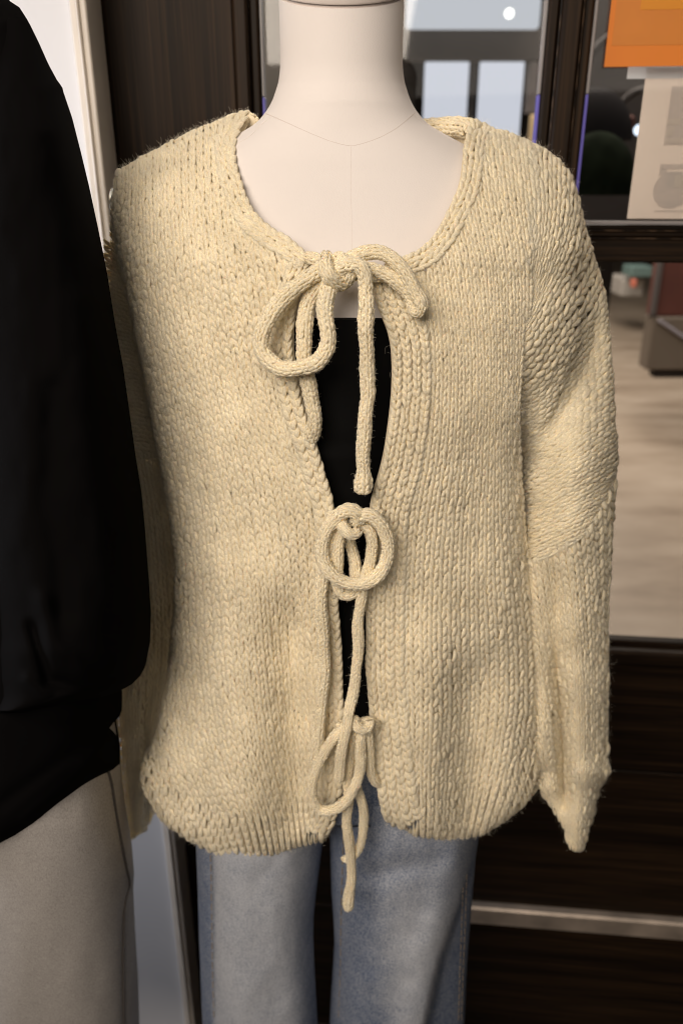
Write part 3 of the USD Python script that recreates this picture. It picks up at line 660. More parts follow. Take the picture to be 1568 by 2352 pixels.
def disp_r(U, px, py):
    return 0.0030 * np.cos(2 * np.pi * (U - 0.5)) * (1 - smoothstep(rib_r(px, py), 75, 100))

SX_L = [(257, 575), (257, 514), (259, 462), (265, 422)]
def clamp_l(px, py):
    x = np.maximum(px, ip(py, [(420, 262), (462, 259), (520, 262), (570, 275), (640, 290), (746, 308), (883, 337), (1020, 362), (1156, 390), (1259, 405), (1378, 405), (1470, 397), (1560, 390), (1680, 365), (1755, 332), (1805, 328), (1855, 345), (2000, 350)]))
    return x, np.minimum(np.maximum(py, ip(px, TOP)), ip(px, HEM_L))
def clamp_r(px, py): return px, np.minimum(np.maximum(py, ip(px, TOP)), ip(px, HEM_R))
def clamp_c(px, py):
    y = np.maximum(py, ip(np.minimum(px, 1312), TOP)); return np.minimum(px, ip(y, XS_R)), y
def clamp_d(px, py): return np.minimum(px, ip(py, XS_R)), py
KEY_L = [(0.0, [(292, 330), (288, 430), (290, 560), (318, 746), (348, 883), (378, 1020), (402, 1156), (418, 1259), (424, 1400), (434, 1560), (462, 1750), (510, 1880), (548, 1990)]),
         (0.5, [(428, 270), (425, 380), (428, 500), (450, 700), (495, 900), (545, 1100), (575, 1300), (590, 1500), (615, 1700), (650, 1860), (668, 1985)]),
         (1.0, [(560, 215), (575, 340), (590, 500), (625, 640), (645, 800), (660, 900), (695, 1030), (728, 1170), (738, 1350), (748, 1600), (758, 1800), (765, 1985)])]
pA = Patch(KEY_L, 17, 98, yfront, -0.45, 1.12, wmax=1.8, curl=curl_l, disp=disp_l, clamp=clamp_l)
pA.rib = lambda px, py: 1 - smoothstep(rib_l(px, py), 85, 108)
knit_part('front_panel', pA, BODY_L.buffer(14).difference(LineString(NECK_L).buffer(38, cap_style='flat')).difference(LineString(EDGE_L).buffer(BW_L - 9, cap_style='flat')), 11, 'front panel at the left of the picture')
KEY_R = [(0.0, [(860, 215), (880, 350), (905, 500), (935, 650), (955, 800), (950, 950), (930, 1080), (908, 1170), (895, 1300), (895, 1480), (905, 1700), (915, 1930)]),
         (0.5, [(1005, 215), (1022, 350), (1042, 470), (1078, 650), (1092, 850), (1085, 1050), (1072, 1200), (1067, 1400), (1070, 1600), (1058, 1750), (1035, 1940)]),
         (1.0, [(1150, 220), (1172, 350), (1186, 470), (1206, 640), (1202, 800), (1192, 950), (1196, 1100), (1206, 1217), (1222, 1342), (1242, 1466), (1247, 1600), (1222, 1760), (1140, 1930)])]
pB = Patch(KEY_R, 16, 98, yfront, -0.1, 1.25, wmax=1.5, curl=curl_r, disp=disp_r, clamp=clamp_r)
pB.rib = lambda px, py: 1 - smoothstep(rib_r(px, py), 80, 102)
knit_part('front_panel', pB, BODY_R.buffer(14).difference(LineString(NECK_R).buffer(38, cap_style='flat')).difference(LineString(EDGE_R).buffer(BW_R - 13, cap_style='flat')), 12, 'front panel at the right of the picture')
# bands along neckline and front edges
def band(edge, width, nw, nr, sign, off, curl=None, amp=0.0, clamp=None):
    q0 = spl(edge, 60); q1 = offset(edge, sign * width)
    ycurl = curl if curl is not None else None
    return Patch([(0.0, q0), (1.0, q1)], nw, nr, yfront, 0, 1, off=off, curl=ycurl, disp=(lambda U, px, py: amp * np.cos(2 * np.pi * (U - 0.5))) if amp else None, clamp=clamp)
knit_part('neckband', band(NECK_L, 46, 2, 22, -1, 0.0012, clamp=clamp_l), None, 13, fat=1.0)
knit_part('neckband', band(NECK_R, 46, 2, 22, 1, 0.0012, clamp=clamp_r), None, 14, fat=1.0)
knit_part('button_band', band(EDGE_L, BW_L, 2, 70, -1, 0.001, curl_l, 0.0016, clamp_l), BODY_L.buffer(12), 15, fat=1.0)
knit_part('button_band', band(EDGE_R, BW_R, 4, 76, 1, 0.001, curl_r, 0.0016, clamp_r), BODY_R.buffer(12), 16, fat=1.0)
# right drop shoulder and sleeve
KEY_C = [(0.0, [(1205, 300), (1218, 420), (1224, 520), (1215, 640), (1190, 740), (1150, 830)]),
         (5 / 32, [(1318, 380), (1312, 480), (1296, 560), (1262, 640), (1222, 720), (1160, 820)]),
         (11 / 32, [(1430, 600), (1375, 720), (1310, 800), (1245, 885), (1170, 955)]),
         (20 / 32, [(1465, 890), (1400, 950), (1330, 1005), (1255, 1055), (1160, 1105)]),
         (28 / 32, [(1465, 1085), (1400, 1125), (1330, 1163), (1260, 1200), (1160, 1245)]),
         (1.0, [(1460, 1150), (1400, 1190), (1330, 1235), (1270, 1262), (1190, 1292)])]
SIL_R = [(1191, 319), (1238, 340), (1286, 371), (1312, 408), (1328, 460), (1343, 528), (1364, 591), (1388, 675), (1398, 781), (1409, 947), (1419, 1051), (1411, 1088)]
ARM_R = pl(SIL_R + [(1400, 1120), (1375, 1175), (1330, 1236), (1260, 1276), (1210, 1292), (1175, 1298), (1160, 1100), (1160, 947), (1170, 800), (1195, 700), (1210, 560), (1215, 440), (1212, 330)])
pC = Patch(KEY_C, 32, 20, y_arm_r, -0.05, 1.03, clamp=clamp_c)
knit_part('drop_shoulder', pC, ARM_R.union(LineString(SIL_R).buffer(14)), 17, fz=7.0, label='shoulder at the right of the picture, its rows running diagonally')
KEY_D = [(0.0, [(1150, 1285), (1175, 1450), (1205, 1600), (1232, 1750), (1250, 1860), (1268, 1960)]),
         (0.33, [(1228, 1268), (1255, 1450), (1276, 1600), (1286, 1720), (1293, 1850), (1300, 1965)]),
         (0.67, [(1302, 1232), (1322, 1400), (1336, 1591), (1338, 1700), (1334, 1830), (1330, 1968)]),
         (1.0, [(1400, 1080), (1400, 1300), (1394, 1550), (1394, 1700), (1388, 1800), (1366, 1965)])]
SLV_R = pl([(1175, 1300), (1210, 1294), (1260, 1278), (1330, 1238), (1375, 1178), (1408, 1100), (1402, 1196), (1396, 1321), (1390, 1425), (1393, 1550), (1389, 1681), (1388, 1733), (1398, 1772), (1392, 1792), (1370, 1812), (1364, 1840), (1356, 1875), (1346, 1927), (1335, 1947), (1322, 1951), (1309, 1945), (1301, 1927), (1288, 1885), (1257, 1854), (1238, 1812), (1222, 1775), (1200, 1600), (1180, 1400)])
pD = Patch(KEY_D, 15, 44, y_arm_r, -0.15, 1.15, clamp=clamp_d)
knit_part('sleeve', pD, SLV_R.union(LineString([(1408, 1110), (1402, 1196), (1396, 1321), (1390, 1425), (1393, 1550), (1389, 1681), (1388, 1733), (1398, 1772), (1370, 1812), (1356, 1875)]).buffer(12)), 18, fz=7.0, label='hanging sleeve at the right of the picture')
seam = np.array([(1190, 1297), (1210, 1293), (1260, 1277), (1295, 1258), (1330, 1237), (1355, 1208), (1375, 1176), (1395, 1135), (1408, 1100)])
q = spl(seam, 40); obj('sleeve_seam', tube(P(q[:, 0], q[:, 1], y_arm_r(q[:, 0], q[:, 1]) - 0.0004), 0.0014, 6), WOOL, card, smooth=True)
# left sleeve, mostly hidden by the black sweatshirt
KEY_E = [(0.0, [(180, 505), (230, 525), (262, 545), (300, 585), (340, 625)]), (0.5, [(180, 770), (240, 775), (290, 785), (330, 800), (380, 815)]), (1.0, [(200, 1030), (270, 1030), (330, 1035), (370, 1045), (420, 1050)])]
ARM_L = pl([(262, 505), (252, 540), (245, 578), (240, 640), (225, 800), (240, 1000), (300, 1060), (400, 1060), (395, 1020), (365, 883), (335, 746), (310, 640), (295, 560), (280, 510)])
pE = Patch(KEY_E, 26, 12, y_arm_l, -0.06, 1.05)
knit_part('drop_shoulder', pE, ARM_L, 19, label='shoulder at the left of the picture, half behind the black sweatshirt')
KEY_F = [(0.0, [(215, 1000), (240, 1300), (262, 1600), (280, 1800), (300, 1940)]), (1.0, [(390, 1000), (440, 1250), (450, 1450), (420, 1650), (352, 1900)])]
SLV_L = pl([(240, 1010), (300, 1040), (400, 1040), (430, 1200), (440, 1500), (420, 1650), (370, 1780), (356, 1868), (324, 1917), (302, 1938), (289, 1868), (278, 1759), (272, 1654), (262, 1500), (245, 1200)])
pF = Patch(KEY_F, 11, 50, y_arm_l, -0.05, 1.05)
knit_part('sleeve', pF, SLV_L, 20, fat=0.88, hmul=1.8, label='sleeve at the left of the picture behind the black sweatshirt')

# back of the cardigan: plain knitted sheet closing the body, open at the neck
rows = np.linspace(0, 1, 40); zt = P(784, 262, 0.76)[2]; zbm = P(784, 1900, 0.75)[2]
bk = []
for r_ in rows:
    z_ = zt + (zbm - zt) * r_
    hw = np.interp(r_, [0, .05, .12, .3, .6, 1], [.115, .155, .178, .168, .165, .175])
    tt = np.linspace(-1, 1, 41)
    sag = 0.055 * np.exp(-r_ / 0.05) * np.abs(tt) ** 2.0
    bk.append(np.stack([hw * tt - 0.004, 0.735 + (0.055 + 0.055 * smoothstep(r_, 0, .2)) * (1 - np.abs(tt) ** 2.5) ** 0.6, np.full(41, z_) - sag], 1))
bkg = np.array(bk)
obj('back_panel', (bkg.reshape(-1, 3), grid_faces(40, 41)), WOOL_IN, card, smooth=True)
# collar behind the neck: knitted band from one shoulder to the other
cpath = [(-0.0765, 0.735, 1.4275), (-0.078, 0.765, 1.4335), (-0.062, 0.795, 1.439), (0, 0.812, 1.442), (0.062, 0.795, 1.4425), (0.080, 0.768, 1.4405), (0.099, 0.738, 1.4275), (0.1045, 0.725, 1.417)]
cp = np.array(cpath); cp[:, 2] += H - np.array([.006, .016, .022, .024, .024, .022, .010, .006])
cc = CubicSpline(np.arange(len(cp)), cp)(np.linspace(0, len(cp) - 1, 60))
cb = cc.copy(); cb[:, 2] -= 0.030 * np.sin(np.linspace(0.25, np.pi - 0.25, 60)); cb[:, 1] += 0.008 * np.sin(np.linspace(0, np.pi, 60))
ci = np.concatenate([cc[None], (0.5 * cc + 0.5 * cb + [0, 0.004, 0])[None], cb[None]])
co = ci[::-1].copy(); co[..., 1] += 0.007
strip = np.concatenate([ci, co, ci[:1]])
obj('collar_band', (strip.reshape(-1, 3), grid_faces(len(strip), 60)), WOOL_IN, card, smooth=True)
class CordPatch(Patch):
    closed = True
    def __init__(self, path, r, nw, row, nr=None):
        p = np.asarray(path, float)
        L = np.linalg.norm(np.diff(p, axis=0), axis=1).sum()
        self.nw, self.nr, self.u_lo, self.u_hi = nw, nr or max(4, int(round(L / row))), 0, nw
        n = max(40, self.nr * 4)
        s = np.r_[0, np.cumsum(np.linalg.norm(np.diff(p, axis=0), axis=1))]
        p = PchipInterpolator(s, p, axis=0)(np.linspace(0, s[-1], n))
        r = np.interp(np.linspace(0, 1, n), np.linspace(0, 1, len(np.atleast_1d(r))), np.atleast_1d(r)) if np.ndim(r) else np.full(n, r)
        sides = nw * 4 + 1
        v, _ = tube(p, r, sides - 1, caps=False)
        v = v.reshape(n, sides - 1, 3); v = np.concatenate([v, v[:, :1]], 1)
        self.S3 = v.transpose(1, 0, 2).copy(); self.px = np.zeros(self.S3.shape[:2] + (2,))
        self.ug0, self.du, self.dv = 0.0, nw / (sides - 1), self.nr / (n - 1)
        c = np.repeat(p[None], sides, 0); nn = self.S3 - c; self.N3 = nn / np.linalg.norm(nn, axis=-1, keepdims=True)
        self.wl = np.repeat((2 * np.pi * r / nw)[None], sides, 0); self.path, self.rad = p, r
cpc = CordPatch(cc, 0.0068, 6, 0.0062)
p_ = obj('collar', tube(cpc.path, cpc.rad * 0.84, 10), WOOL_IN, card, smooth=True, label='collar band behind the neck')
obj('stitches', cpc.stitches(None, 31), WOOL, p_, smooth=True, kind='stuff')
FIB.append(cpc.fuzz(500, 77))

# ---------------------------------------------------------------- the three cord bows
def cord(name, pts, rpx, parent, seed, lift=0.0, rend=None, label=None, nw=6, r0=None):
    """pts: (px, py, extra lift in mm); the cord lies on the front of the cardigan"""
    a = np.array([(p + (0,))[:3] if len(p) == 2 else p for p in pts], float)
    s = np.r_[0, np.cumsum(np.linalg.norm(np.diff(a[:, :2], axis=0), axis=1))]
    n = max(24, int(s[-1] / 6))
    q = CubicSpline(s, a, axis=0)(np.linspace(0, s[-1], n)) if len(a) > 3 else PchipInterpolator(s, a, axis=0)(np.linspace(0, s[-1], n))
    rm = rpx * 0.60 / FPX
    wob = np.random.default_rng(seed + 5); ph = wob.random(3) * 6
    q[:, 0] += 1.3 * np.sin(np.linspace(0, s[-1] / 38, n) + ph[0]) + 0.8 * np.sin(np.linspace(0, s[-1] / 15, n) + ph[1])
    y = yfront(q[:, 0], q[:, 1], False) - rm * 1.0 - 0.004 - lift - q[:, 2] / 1000
    path = P(q[:, 0], q[:, 1], y)
    # keep the same radius in metres along the cord, at the depth it hangs
    r = np.full(n, rm * (np.linalg.norm(path[0] - [0, 0, CAM_Z]) / 0.60) ** 0)
    r = r * (1 + 0.05 * np.sin(np.linspace(0, s[-1] / 22, n) + ph[2]))
    if rend:
        k = np.linspace(0, s[-1], n); r = r * (1 + (rend - 1) * smoothstep(k, s[-1] - 60, s[-1] - 35))
        r = r * np.sqrt(np.clip(1 - ((k - (s[-1] - rpx * 0.9)).clip(0) / (rpx * 0.92)) ** 2, 0.05, 1))
    cpt = CordPatch(path, r, nw, 13.5 * 0.60 / FPX)
    p = obj(name, tube(cpt.path, cpt.rad * 0.86, 10), WOOL_IN, parent, smooth=True, label=label)
    V, F = cpt.stitches(None, seed, fat=1.05)
    STV.append((V, F)); FIB.append(cpt.fuzz(int(len(cpt.cells[0]) * 3.0), seed + 90, 0.001, 0.0032, 0.1))
    return p
def bow(label):
    global STV
    STV = []
    x = UsdGeom.Xform.Define(stage, numbered(str(card.GetPath()), 'bow_tie'))
    return meta(x.GetPrim(), label)
def finish_bow(b): obj('stitches', join(STV), WOOL, b, smooth=True, kind='stuff')
b1 = bow('top cord bow at the neckline')
cord('loop', [(768, 612, 4), (735, 620, 8), (712, 635, 9), (668, 668, 9), (628, 715, 9), (604, 762, 9), (600, 800, 9), (618, 830, 9), (655, 848, 10), (692, 845, 11), (728, 832, 11), (751, 800, 10), (752, 762, 9), (745, 715, 9), (751, 668, 9), (763, 632, 6)], 15.5, b1, 101)
cord('tail', [(752, 640, 1), (730, 662, 1), (710, 690, 0), (699, 745, 0), (697, 814, 0), (706, 870, -2), (718, 925, -4), (722, 965, -5), (714, 1000, -9), (704, 1025, -14)], 15.5, b1, 102)
cord('tail', [(776, 622, 8), (800, 608, 12), (822, 610, 13), (836, 632, 12), (839, 660, 10), (840, 715, 8), (842, 781, 7), (843, 847, 6), (842, 912, 6), (838, 978, 6), (835, 1044, 6), (833, 1100, 6), (832, 1134, 6)], 14.5, b1, 103, rend=1.28)
cord('loop', [(778, 610, 2), (800, 596, 3), (832, 583, 3), (873, 579, 4), (905, 598, 6), (934, 634, 7), (956, 675, 7), (968, 706, 6), (962, 716, 3), (948, 692, 1), (930, 664, 1), (903, 641, 2), (870, 624, 3), (830, 616, 3), (790, 618, 2)], 13.5, b1, 104)
cord('knot', [(752, 590, 4), (748, 612, 13), (760, 640, 13), (776, 650, 6), (788, 632, 3)], 15, b1, 105)
cord('knot', [(786, 648, 0), (800, 630, 8), (792, 602, 9), (772, 594, 4)], 14, b1, 106)
cord('attaching_cord', [(706, 590, -4), (730, 598, 0), (765, 610, 2)], 13, b1, 107)
cord('attaching_cord', [(925, 606, -6), (880, 632, -3), (836, 632, 1), (790, 626, 2)], 13, b1, 108)
finish_bow(b1)
b2 = bow('middle cord bow, its loop hanging as a ring')
cord('loop', [(815, 1200, 6), (818, 1180, 9), (800, 1172, 9), (772, 1188, 9), (749, 1220, 10), (740, 1257, 10), (745, 1292, 11), (764, 1322, 12), (793, 1338, 12), (826, 1341, 12), (858, 1329, 12), (882, 1303, 11), (892, 1266, 10), (884, 1224, 9), (862, 1192, 9), (838, 1182, 9), (820, 1198, 7)], 14.5, b2, 111)
cord('loop', [(800, 1205, 2), (784, 1220, 3), (776, 1256, 3), (772, 1300, 3), (776, 1345, 2), (790, 1366, 2), (808, 1364, 1), (818, 1340, -2), (815, 1290, -6), (804, 1255, -8), (798, 1225, -6)], 13.5, b2, 112)
cord('tail', [(812, 1205, 3), (838, 1208, 4), (852, 1235, 5), (853, 1262, 5), (846, 1300, 5), (838, 1340, 4), (832, 1373, 4), (824, 1413, 4), (822, 1467, 4), (819, 1521, 4), (814, 1574, 5), (807, 1615, 8), (799, 1655, 13), (790, 1695, 15), (783, 1730, 15), (779, 1765, 14), (778, 1797, 13)], 12.5, b2, 113, rend=1.05)
cord('tail', [(790, 1215, 0), (765, 1250, 0), (746, 1290, 1), (739, 1330, 2), (737, 1365, 2), (739, 1413, 2), (742, 1467, 2), (742, 1547, 2), (739, 1601, 2), (734, 1655, 2), (729, 1700, 2), (722, 1740, 2), (718, 1756, 2)], 15.0, b2, 114, lift=0.001, rend=0.95)
cord('knot', [(784, 1200, 8), (792, 1218, 15), (808, 1228, 15), (822, 1218, 10)], 12, b2, 115)
cord('attaching_cord', [(752, 1172, -5), (780, 1192, 1), (805, 1208, 3)], 11, b2, 116)
cord('attaching_cord', [(874, 1172, -5), (845, 1196, 1), (815, 1210, 3)], 11, b2, 117)
finish_bow(b2)
b3 = bow('bottom cord bow above the jeans')
cord('loop', [(826, 1655, 4), (805, 1664, 6), (779, 1680, 7), (755, 1711, 8), (732, 1752, 9), (719, 1799, 9), (719, 1836, 9), (733, 1859, 10), (757, 1862, 11), (784, 1848, 11), (808, 1819, 11), (825, 1781, 10), (829, 1740, 9), (829, 1702, 8), (832, 1668, 6)], 12.5, b3, 121)
cord('loop', [(838, 1668, 3), (845, 1700, 2), (848, 1740, 0), (852, 1776, -2), (866, 1796, -7), (882, 1800, -14)], 12.5, b3, 122)
cord('tail', [(828, 1668, 2), (812, 1700, 1), (803, 1740, 0), (798, 1784, 0), (799, 1837, 0), (797, 1880, 0), (800, 1920, 1), (806, 1960, 1), (805, 2019, 1), (800, 2060, 1), (799, 2092, 1)], 12.5, b3, 123, rend=1.18)
cord('tail', [(830, 1672, 0), (822, 1730, -2), (817, 1784, -3), (824, 1820, -3), (831, 1850, -3), (834, 1887, -3), (830, 1930, -3), (817, 1960, -4), (802, 1972, -6), (786, 1970, -7)], 11.5, b3, 124, rend=1.0)
cord('knot', [(812, 1650, 5), (822, 1672, 12), (840, 1676, 11), (850, 1655, 6)], 12, b3, 125)
cord('attaching_cord', [(776, 1668, -5), (800, 1672, 0), (826, 1664, 3)], 11, b3, 126)
cord('attaching_cord', [(866, 1668, -5), (848, 1656, 0), (826, 1662, 3)], 11, b3, 127)
finish_bow(b3)
curves('wool_fibres', np.concatenate(FIB), card)

# ================================================================ black tube top under the cardigan
def body_shell(rows, xl, xr, yf, ys, nc=41):
    py = np.asarray(rows, float)[:, None]; t = np.linspace(-1, 1, nc)[None]
    t = np.sin(t * np.pi / 2)
    a, b = xl(py), xr(py)
    px = (a + b) / 2 + (b - a) / 2 * t
    return px, np.broadcast_to(py, px.shape), t
py = np.linspace(729, 1700, 60)
px_, py_, t_ = body_shell(py, lambda y: ip(y, [(729, 500), (1100, 520), (1700, 520)]), lambda y: ip(y, [(729, 1080), (1100, 1050), (1700, 1040)]), None, None)
yy = ip(py_, CHEST) + 0.0105 + 0.12 * (1 - np.sqrt(1 - np.abs(t_) ** 2.3 * 0.999)) + 0.006 * smoothstep(py_, 1000, 1300)
yy = yy + 0.0025 * np.exp(-((py_ - 1020) / 10) ** 2) + 0.002 * np.exp(-((py_ - 1105) / 14) ** 2) - 0.002 * np.exp(-((py_ - 1045) / 14) ** 2) + 0.004 * smoothstep(py_ * 0 + np.abs(t_), 0, 0.3) * 0
# straight top edge that follows the bust
G = P(px_, py_ + 5 * (1 - np.abs(t_) ** 2) * np.exp(-(py_ - 729) / 60), yy)
obj('tube_top', shell(G, 0.75), BLACK_TOP, smooth=60, label='black stretch tube top showing between the cardigan fronts', cat='top')

# ================================================================ jeans
jeans = thing('jeans', 'washed blue jeans on the mannequin under the cream cardigan', 'jeans')
def uv_of(px, py, fade):
    return np.stack([fade.ravel(), (py / 2352).ravel()], 1)
def leg(xlp, xrp, yc, depth, ys, fade_shade_fun, crease):
    py = np.linspace(1850, 2660, 110)
    px, pyy, t = body_shell(py, lambda y: ip(y, xlp), lambda y: ip(y, xrp), None, None, 61)
    y = ys - (ys - ip(pyy, yc)) * np.sqrt(np.maximum(1 - np.abs(t) ** 2.4, 0)) 
    y = y + crease(px, pyy, t)
    q = np.stack([px / 70, pyy / 110, np.zeros_like(px)], -1)
    y = y + 0.010 * (meshkit.fbm(q, 3, 21) - 0.5) * (1 - np.abs(t) ** 4)
    G = P(px, pyy, y)
    v, f = shell(G, ys)
    fd = fade_shade_fun(px, pyy, t)
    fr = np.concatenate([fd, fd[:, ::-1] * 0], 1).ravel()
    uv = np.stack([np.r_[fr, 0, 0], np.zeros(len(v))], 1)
    return (v, f), uv, (lambda x, yv: None)
YC = [(1850, .622), (1950, .625), (2200, .632), (2660, .640)]
LL = [(1850, 446), (1934, 450), (2066, 456), (2200, 460), (2352, 466), (2660, 480)]
LR = [(1850, 765), (1934, 741), (1989, 734), (2048, 726), (2106, 720), (2153, 719), (2240, 722), (2352, 729), (2660, 745)]
RL = [(1850, 752), (1925, 757), (2048, 761), (2121, 766), (2180, 768), (2260, 763), (2352, 757), (2660, 745)]
RR = [(1850, 1106), (1917, 1100), (1969, 1092), (2100, 1081), (2231, 1071), (2352, 1066), (2660, 1040)]
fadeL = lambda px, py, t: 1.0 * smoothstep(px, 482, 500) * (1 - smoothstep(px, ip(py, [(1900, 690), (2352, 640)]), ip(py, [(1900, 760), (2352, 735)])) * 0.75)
LINE = [(1850, 1110), (1964, 1079), (2074, 1053), (2205, 1008), (2352, 975), (2660, 900)]
fade_shadeR = lambda px, py, t: smoothstep(px, 800 + (py - 1900) * 0.10, 930 + (py - 2000) * 0.05) * (0.35 + 0.65 * smoothstep(py, 1960, 2160)) * (1 - smoothstep(px, ip(py, LINE) - 2, ip(py, LINE) + 7))  # worn pale front, plus shade beyond the crease LINE put into the colour
creL = lambda px, py, t: 0.006 * np.exp(-((px - 487) / 12) ** 2)
creR = lambda px, py, t: 0.020 * smoothstep(px, ip(py, LINE) - 4, ip(py, LINE) + 14) * (1 - np.abs(t) ** 6) - 0.010 * np.exp(-((px - ip(py, LINE) + 30) / 40) ** 2) + 0.006 * np.exp(-((py - 2010 + 0.22 * (px - 850)) / 26) ** 2) * smoothstep(px, 800, 860) * (1 - smoothstep(px, 980, 1060))
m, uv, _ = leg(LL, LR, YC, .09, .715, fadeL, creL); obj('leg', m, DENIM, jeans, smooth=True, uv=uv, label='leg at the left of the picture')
m, uv, _ = leg(RL, RR, YC, .09, .715, fade_shadeR, creR); obj('leg', m, DENIM, jeans, smooth=True, uv=uv, label='leg at the right of the picture')
py = np.linspace(1602, 1900, 40)
px_, py_, t_ = body_shell(py, lambda y: ip(y, [(1600, 500), (1900, 455)]), lambda y: ip(y, [(1600, 1060), (1900, 1085)]), None, None)
yy = .715 - (.715 - ip(py_, [(1600, .628), (1760, .622), (1900, .630)])) * np.sqrt(1 - np.abs(t_) ** 2.6 * .999)
v, f = shell(P(px_, py_, yy), .715)
obj('hip_panel', (v, f), DENIM, jeans, smooth=True, uv=np.full((len(v), 2), 0.02))
py = np.linspace(1598, 1652, 8)
px_, py_, t_ = body_shell(py, lambda y: ip(y, [(1600, 498), (1900, 455)]), lambda y: ip(y, [(1600, 1062), (1900, 1085)]), None, None)
yy = .715 - (.715 - .622) * np.sqrt(1 - np.abs(t_) ** 2.6 * .999)
obj('waistband', shell(P(px_, py_, yy), .715), DENIM_D, jeans, smooth=40)
def leg_y(px, py, xl, xr):
    a, b = ip(py, xl), ip(py, xr); t = (px - (a + b) / 2) / ((b - a) / 2)
    return .715 - (.715 - ip(py, YC)) * np.sqrt(np.maximum(1 - np.abs(t) ** 2.4, 0))
for pts, xl, xr, lab in (([(480, 1920), (484, 1990), (486, 2100), (488, 2240), (492, 2360)], LL, LR, 0), ([(1063, 2040), (1060, 2120), (1056, 2230), (1052, 2360)], RL, RR, 1), ([(1071, 2010), (1068, 2120), (1063, 2230), (1059, 2360)], RL, RR, 1), ([(789, 1900), (786, 1990), (783, 2100), (781, 2230), (776, 2360)], RL, RR, 1)):
    q = spl(pts, 60); y = leg_y(q[:, 0], q[:, 1], xl, xr)
    if lab and pts[0][0] > 900: y = y + creR(q[:, 0], q[:, 1], (q[:, 0] - (ip(q[:, 1], RL) + ip(q[:, 1], RR)) / 2) / ((ip(q[:, 1], RR) - ip(q[:, 1], RL)) / 2))
    dash = [tube(P(q[k:k + 3, 0], q[k:k + 3, 1], y[k:k + 3] - 0.0012), 0.0006, 5) for k in range(0, 57, 3)]
    obj('seam_stitching', join(dash), STITCH, jeans)

# ================================================================ black sweatshirt and grey sweatpants on the neighbour
sw = thing('sweatshirt', 'black sweatshirt on the neighbouring figure at the left edge', 'sweatshirt')
YS = 0.66
BR = [(-80, -40), (0, 20), (13, 43), (49, 66), (96, 89), (148, 112), (185, 132), (300, 150), (800, 190), (1200, 230), (1500, 262), (1592, 281), (1640, 280), (1660, 262), (1672, 260), (1711, 276), (1762, 276), (1800, 240), (1842, 197), (1886, 145), (1917, 88), (1952, 0), (1985, -140)]
py = np.linspace(-80, 1960, 150)
px_, py_, t_ = body_shell(py, lambda y: y * 0 - 170, lambda y: ip(y, BR), None, None, 81)
yy = .70 - (.70 - ip(py_, [(-80, .70), (60, .63), (300, .575), (800, .545), (1600, .545), (1960, .555)])) * np.sqrt(np.maximum(1 - np.abs(t_) ** 2.6, 0))
def ridge(px, py, pts, amp, wd):
    ls = LineString(pts); d = shapely.distance(ls, shapely.points(px.ravel(), py.ravel())).reshape(px.shape)
    return amp * np.exp(-(d / wd) ** 2)
yy = yy - ridge(px_, py_, [(60, 1880), (170, 1790), (262, 1690)], 0.004, 14) + ridge(px_, py_, [(0, 1850), (150, 1740), (270, 1660)], 0.005, 16)
obj('body', shell(P(px_, py_, yy), .70), BLACK, sw, smooth=True)
SR = [(40, 60), (49, 64), (96, 87), (148, 112), (185, 132), (198, 143), (211, 146), (270, 166), (349, 186), (428, 205), (521, 225), (620, 245), (747, 265), (849, 284), (978, 302), (1071, 315), (1139, 326), (1225, 334), (1344, 343), (1408, 347), (1474, 345), (1531, 334), (1553, 322), (1575, 300), (1601, 245), (1619, 175), (1632, 96), (1640, 60)]
SL = [(40, 20), (150, -40), (300, -90), (600, -120), (935, -110), (1200, -90), (1464, -60), (1560, -60), (1620, -40), (1640, -20)]
py = np.linspace(40, 1638, 170)
px_, py_, t_ = body_shell(py, lambda y: ip(y, SL), lambda y: ip(y, SR), None, None, 81)
yy = .645 - (.645 - ip(py_, [(40, .640), (150, .605), (300, .562), (900, .528), (1500, .515), (1638, .53)])) * np.sqrt(np.maximum(1 - np.abs(t_) ** 2.3, 0))
bl = (1 - np.abs(t_) ** 4)
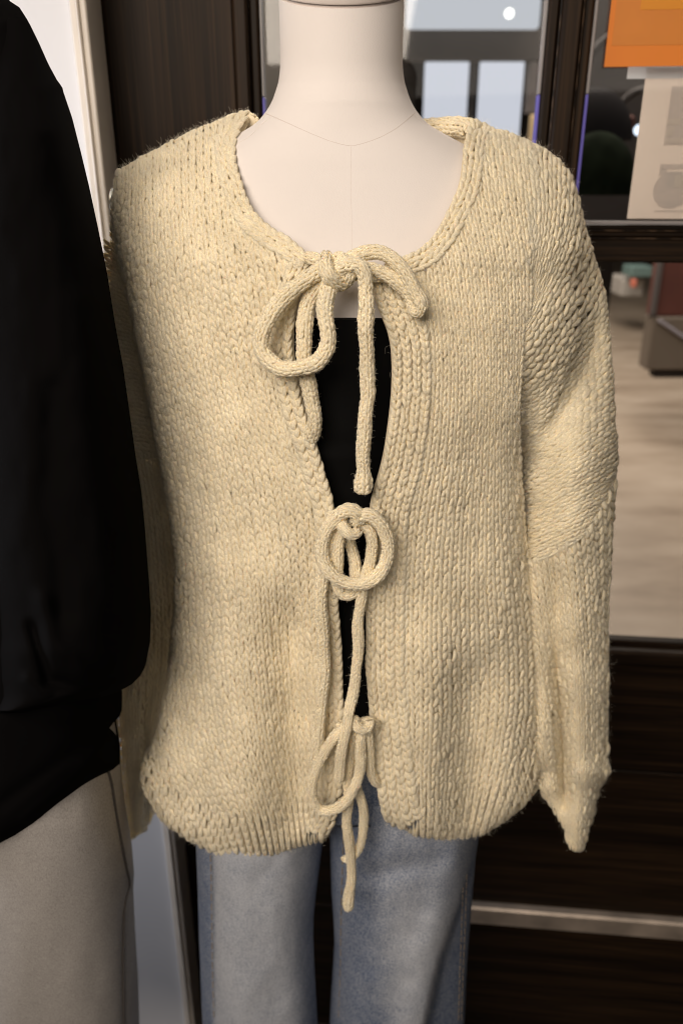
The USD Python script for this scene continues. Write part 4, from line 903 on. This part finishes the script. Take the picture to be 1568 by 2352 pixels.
yy = yy + bl * (ridge(px_, py_, [(75, 1440), (110, 1560), (210, 1585), (300, 1545), (344, 1490)], 0.010, 13) - ridge(px_, py_, [(60, 1560), (120, 1608), (230, 1590), (320, 1540)], 0.006, 12) - ridge(px_, py_, [(100, 1380), (120, 1480), (190, 1540)], 0.006, 22) + ridge(px_, py_, [(120, 900), (110, 1150), (150, 1400)], 0.006, 30) - ridge(px_, py_, [(200, 700), (215, 1000), (260, 1350)], 0.005, 45))
yy = yy + 0.008 * (meshkit.fbm(np.stack([px_ / 90, py_ / 160, px_ * 0], -1), 3, 5) - .5) * bl
obj('sleeve', shell(P(px_, py_, yy), .645), BLACK, sw, smooth=True)
pants = thing('sweatpants', 'grey marl sweatpants below the black sweatshirt at lower left', 'trousers')
PR = [(1650, 262), (1759, 277), (1847, 286), (1943, 303), (2004, 308), (2044, 306), (2131, 310), (2241, 317), (2352, 320), (2560, 322)]
py = np.linspace(1650, 2560, 100)
px_, py_, t_ = body_shell(py, lambda y: y * 0 - 160, lambda y: ip(y, PR), None, None, 81)
yy = .70 - (.70 - ip(py_, [(1650, .585), (1900, .575), (2560, .60)])) * np.sqrt(np.maximum(1 - np.abs(t_) ** 2.4, 0))
yy = yy + 0.006 * (meshkit.fbm(np.stack([px_ / 110, py_ / 300, px_ * 0], -1), 3, 15) - .5) * (1 - np.abs(t_) ** 4)
SEAM = [(245, 1765), (252, 1781), (267, 1868), (280, 1940), (291, 1996), (298, 2031), (290, 2065), (285, 2100), (283, 2219), (285, 2360)]
yy = yy + ridge(px_, py_, SEAM, 0.003, 5)
obj('leg', shell(P(px_, py_, yy), .70), GREY, pants, smooth=True)
q = spl(SEAM, 60); tq = (q[:, 0] - (-160 + ip(q[:, 1], PR)) / 2) / ((ip(q[:, 1], PR) + 160) / 2)
ys_ = .70 - (.70 - ip(q[:, 1], [(1650, .585), (1900, .575), (2560, .60)])) * np.sqrt(np.maximum(1 - np.abs(tq) ** 2.4, 0))
obj('side_seam', tube(P(q[:, 0], q[:, 1], ys_ + 0.0005), 0.0014, 6), plain('grey_seam', (0.09, 0.08, 0.075), 0.95), pants)
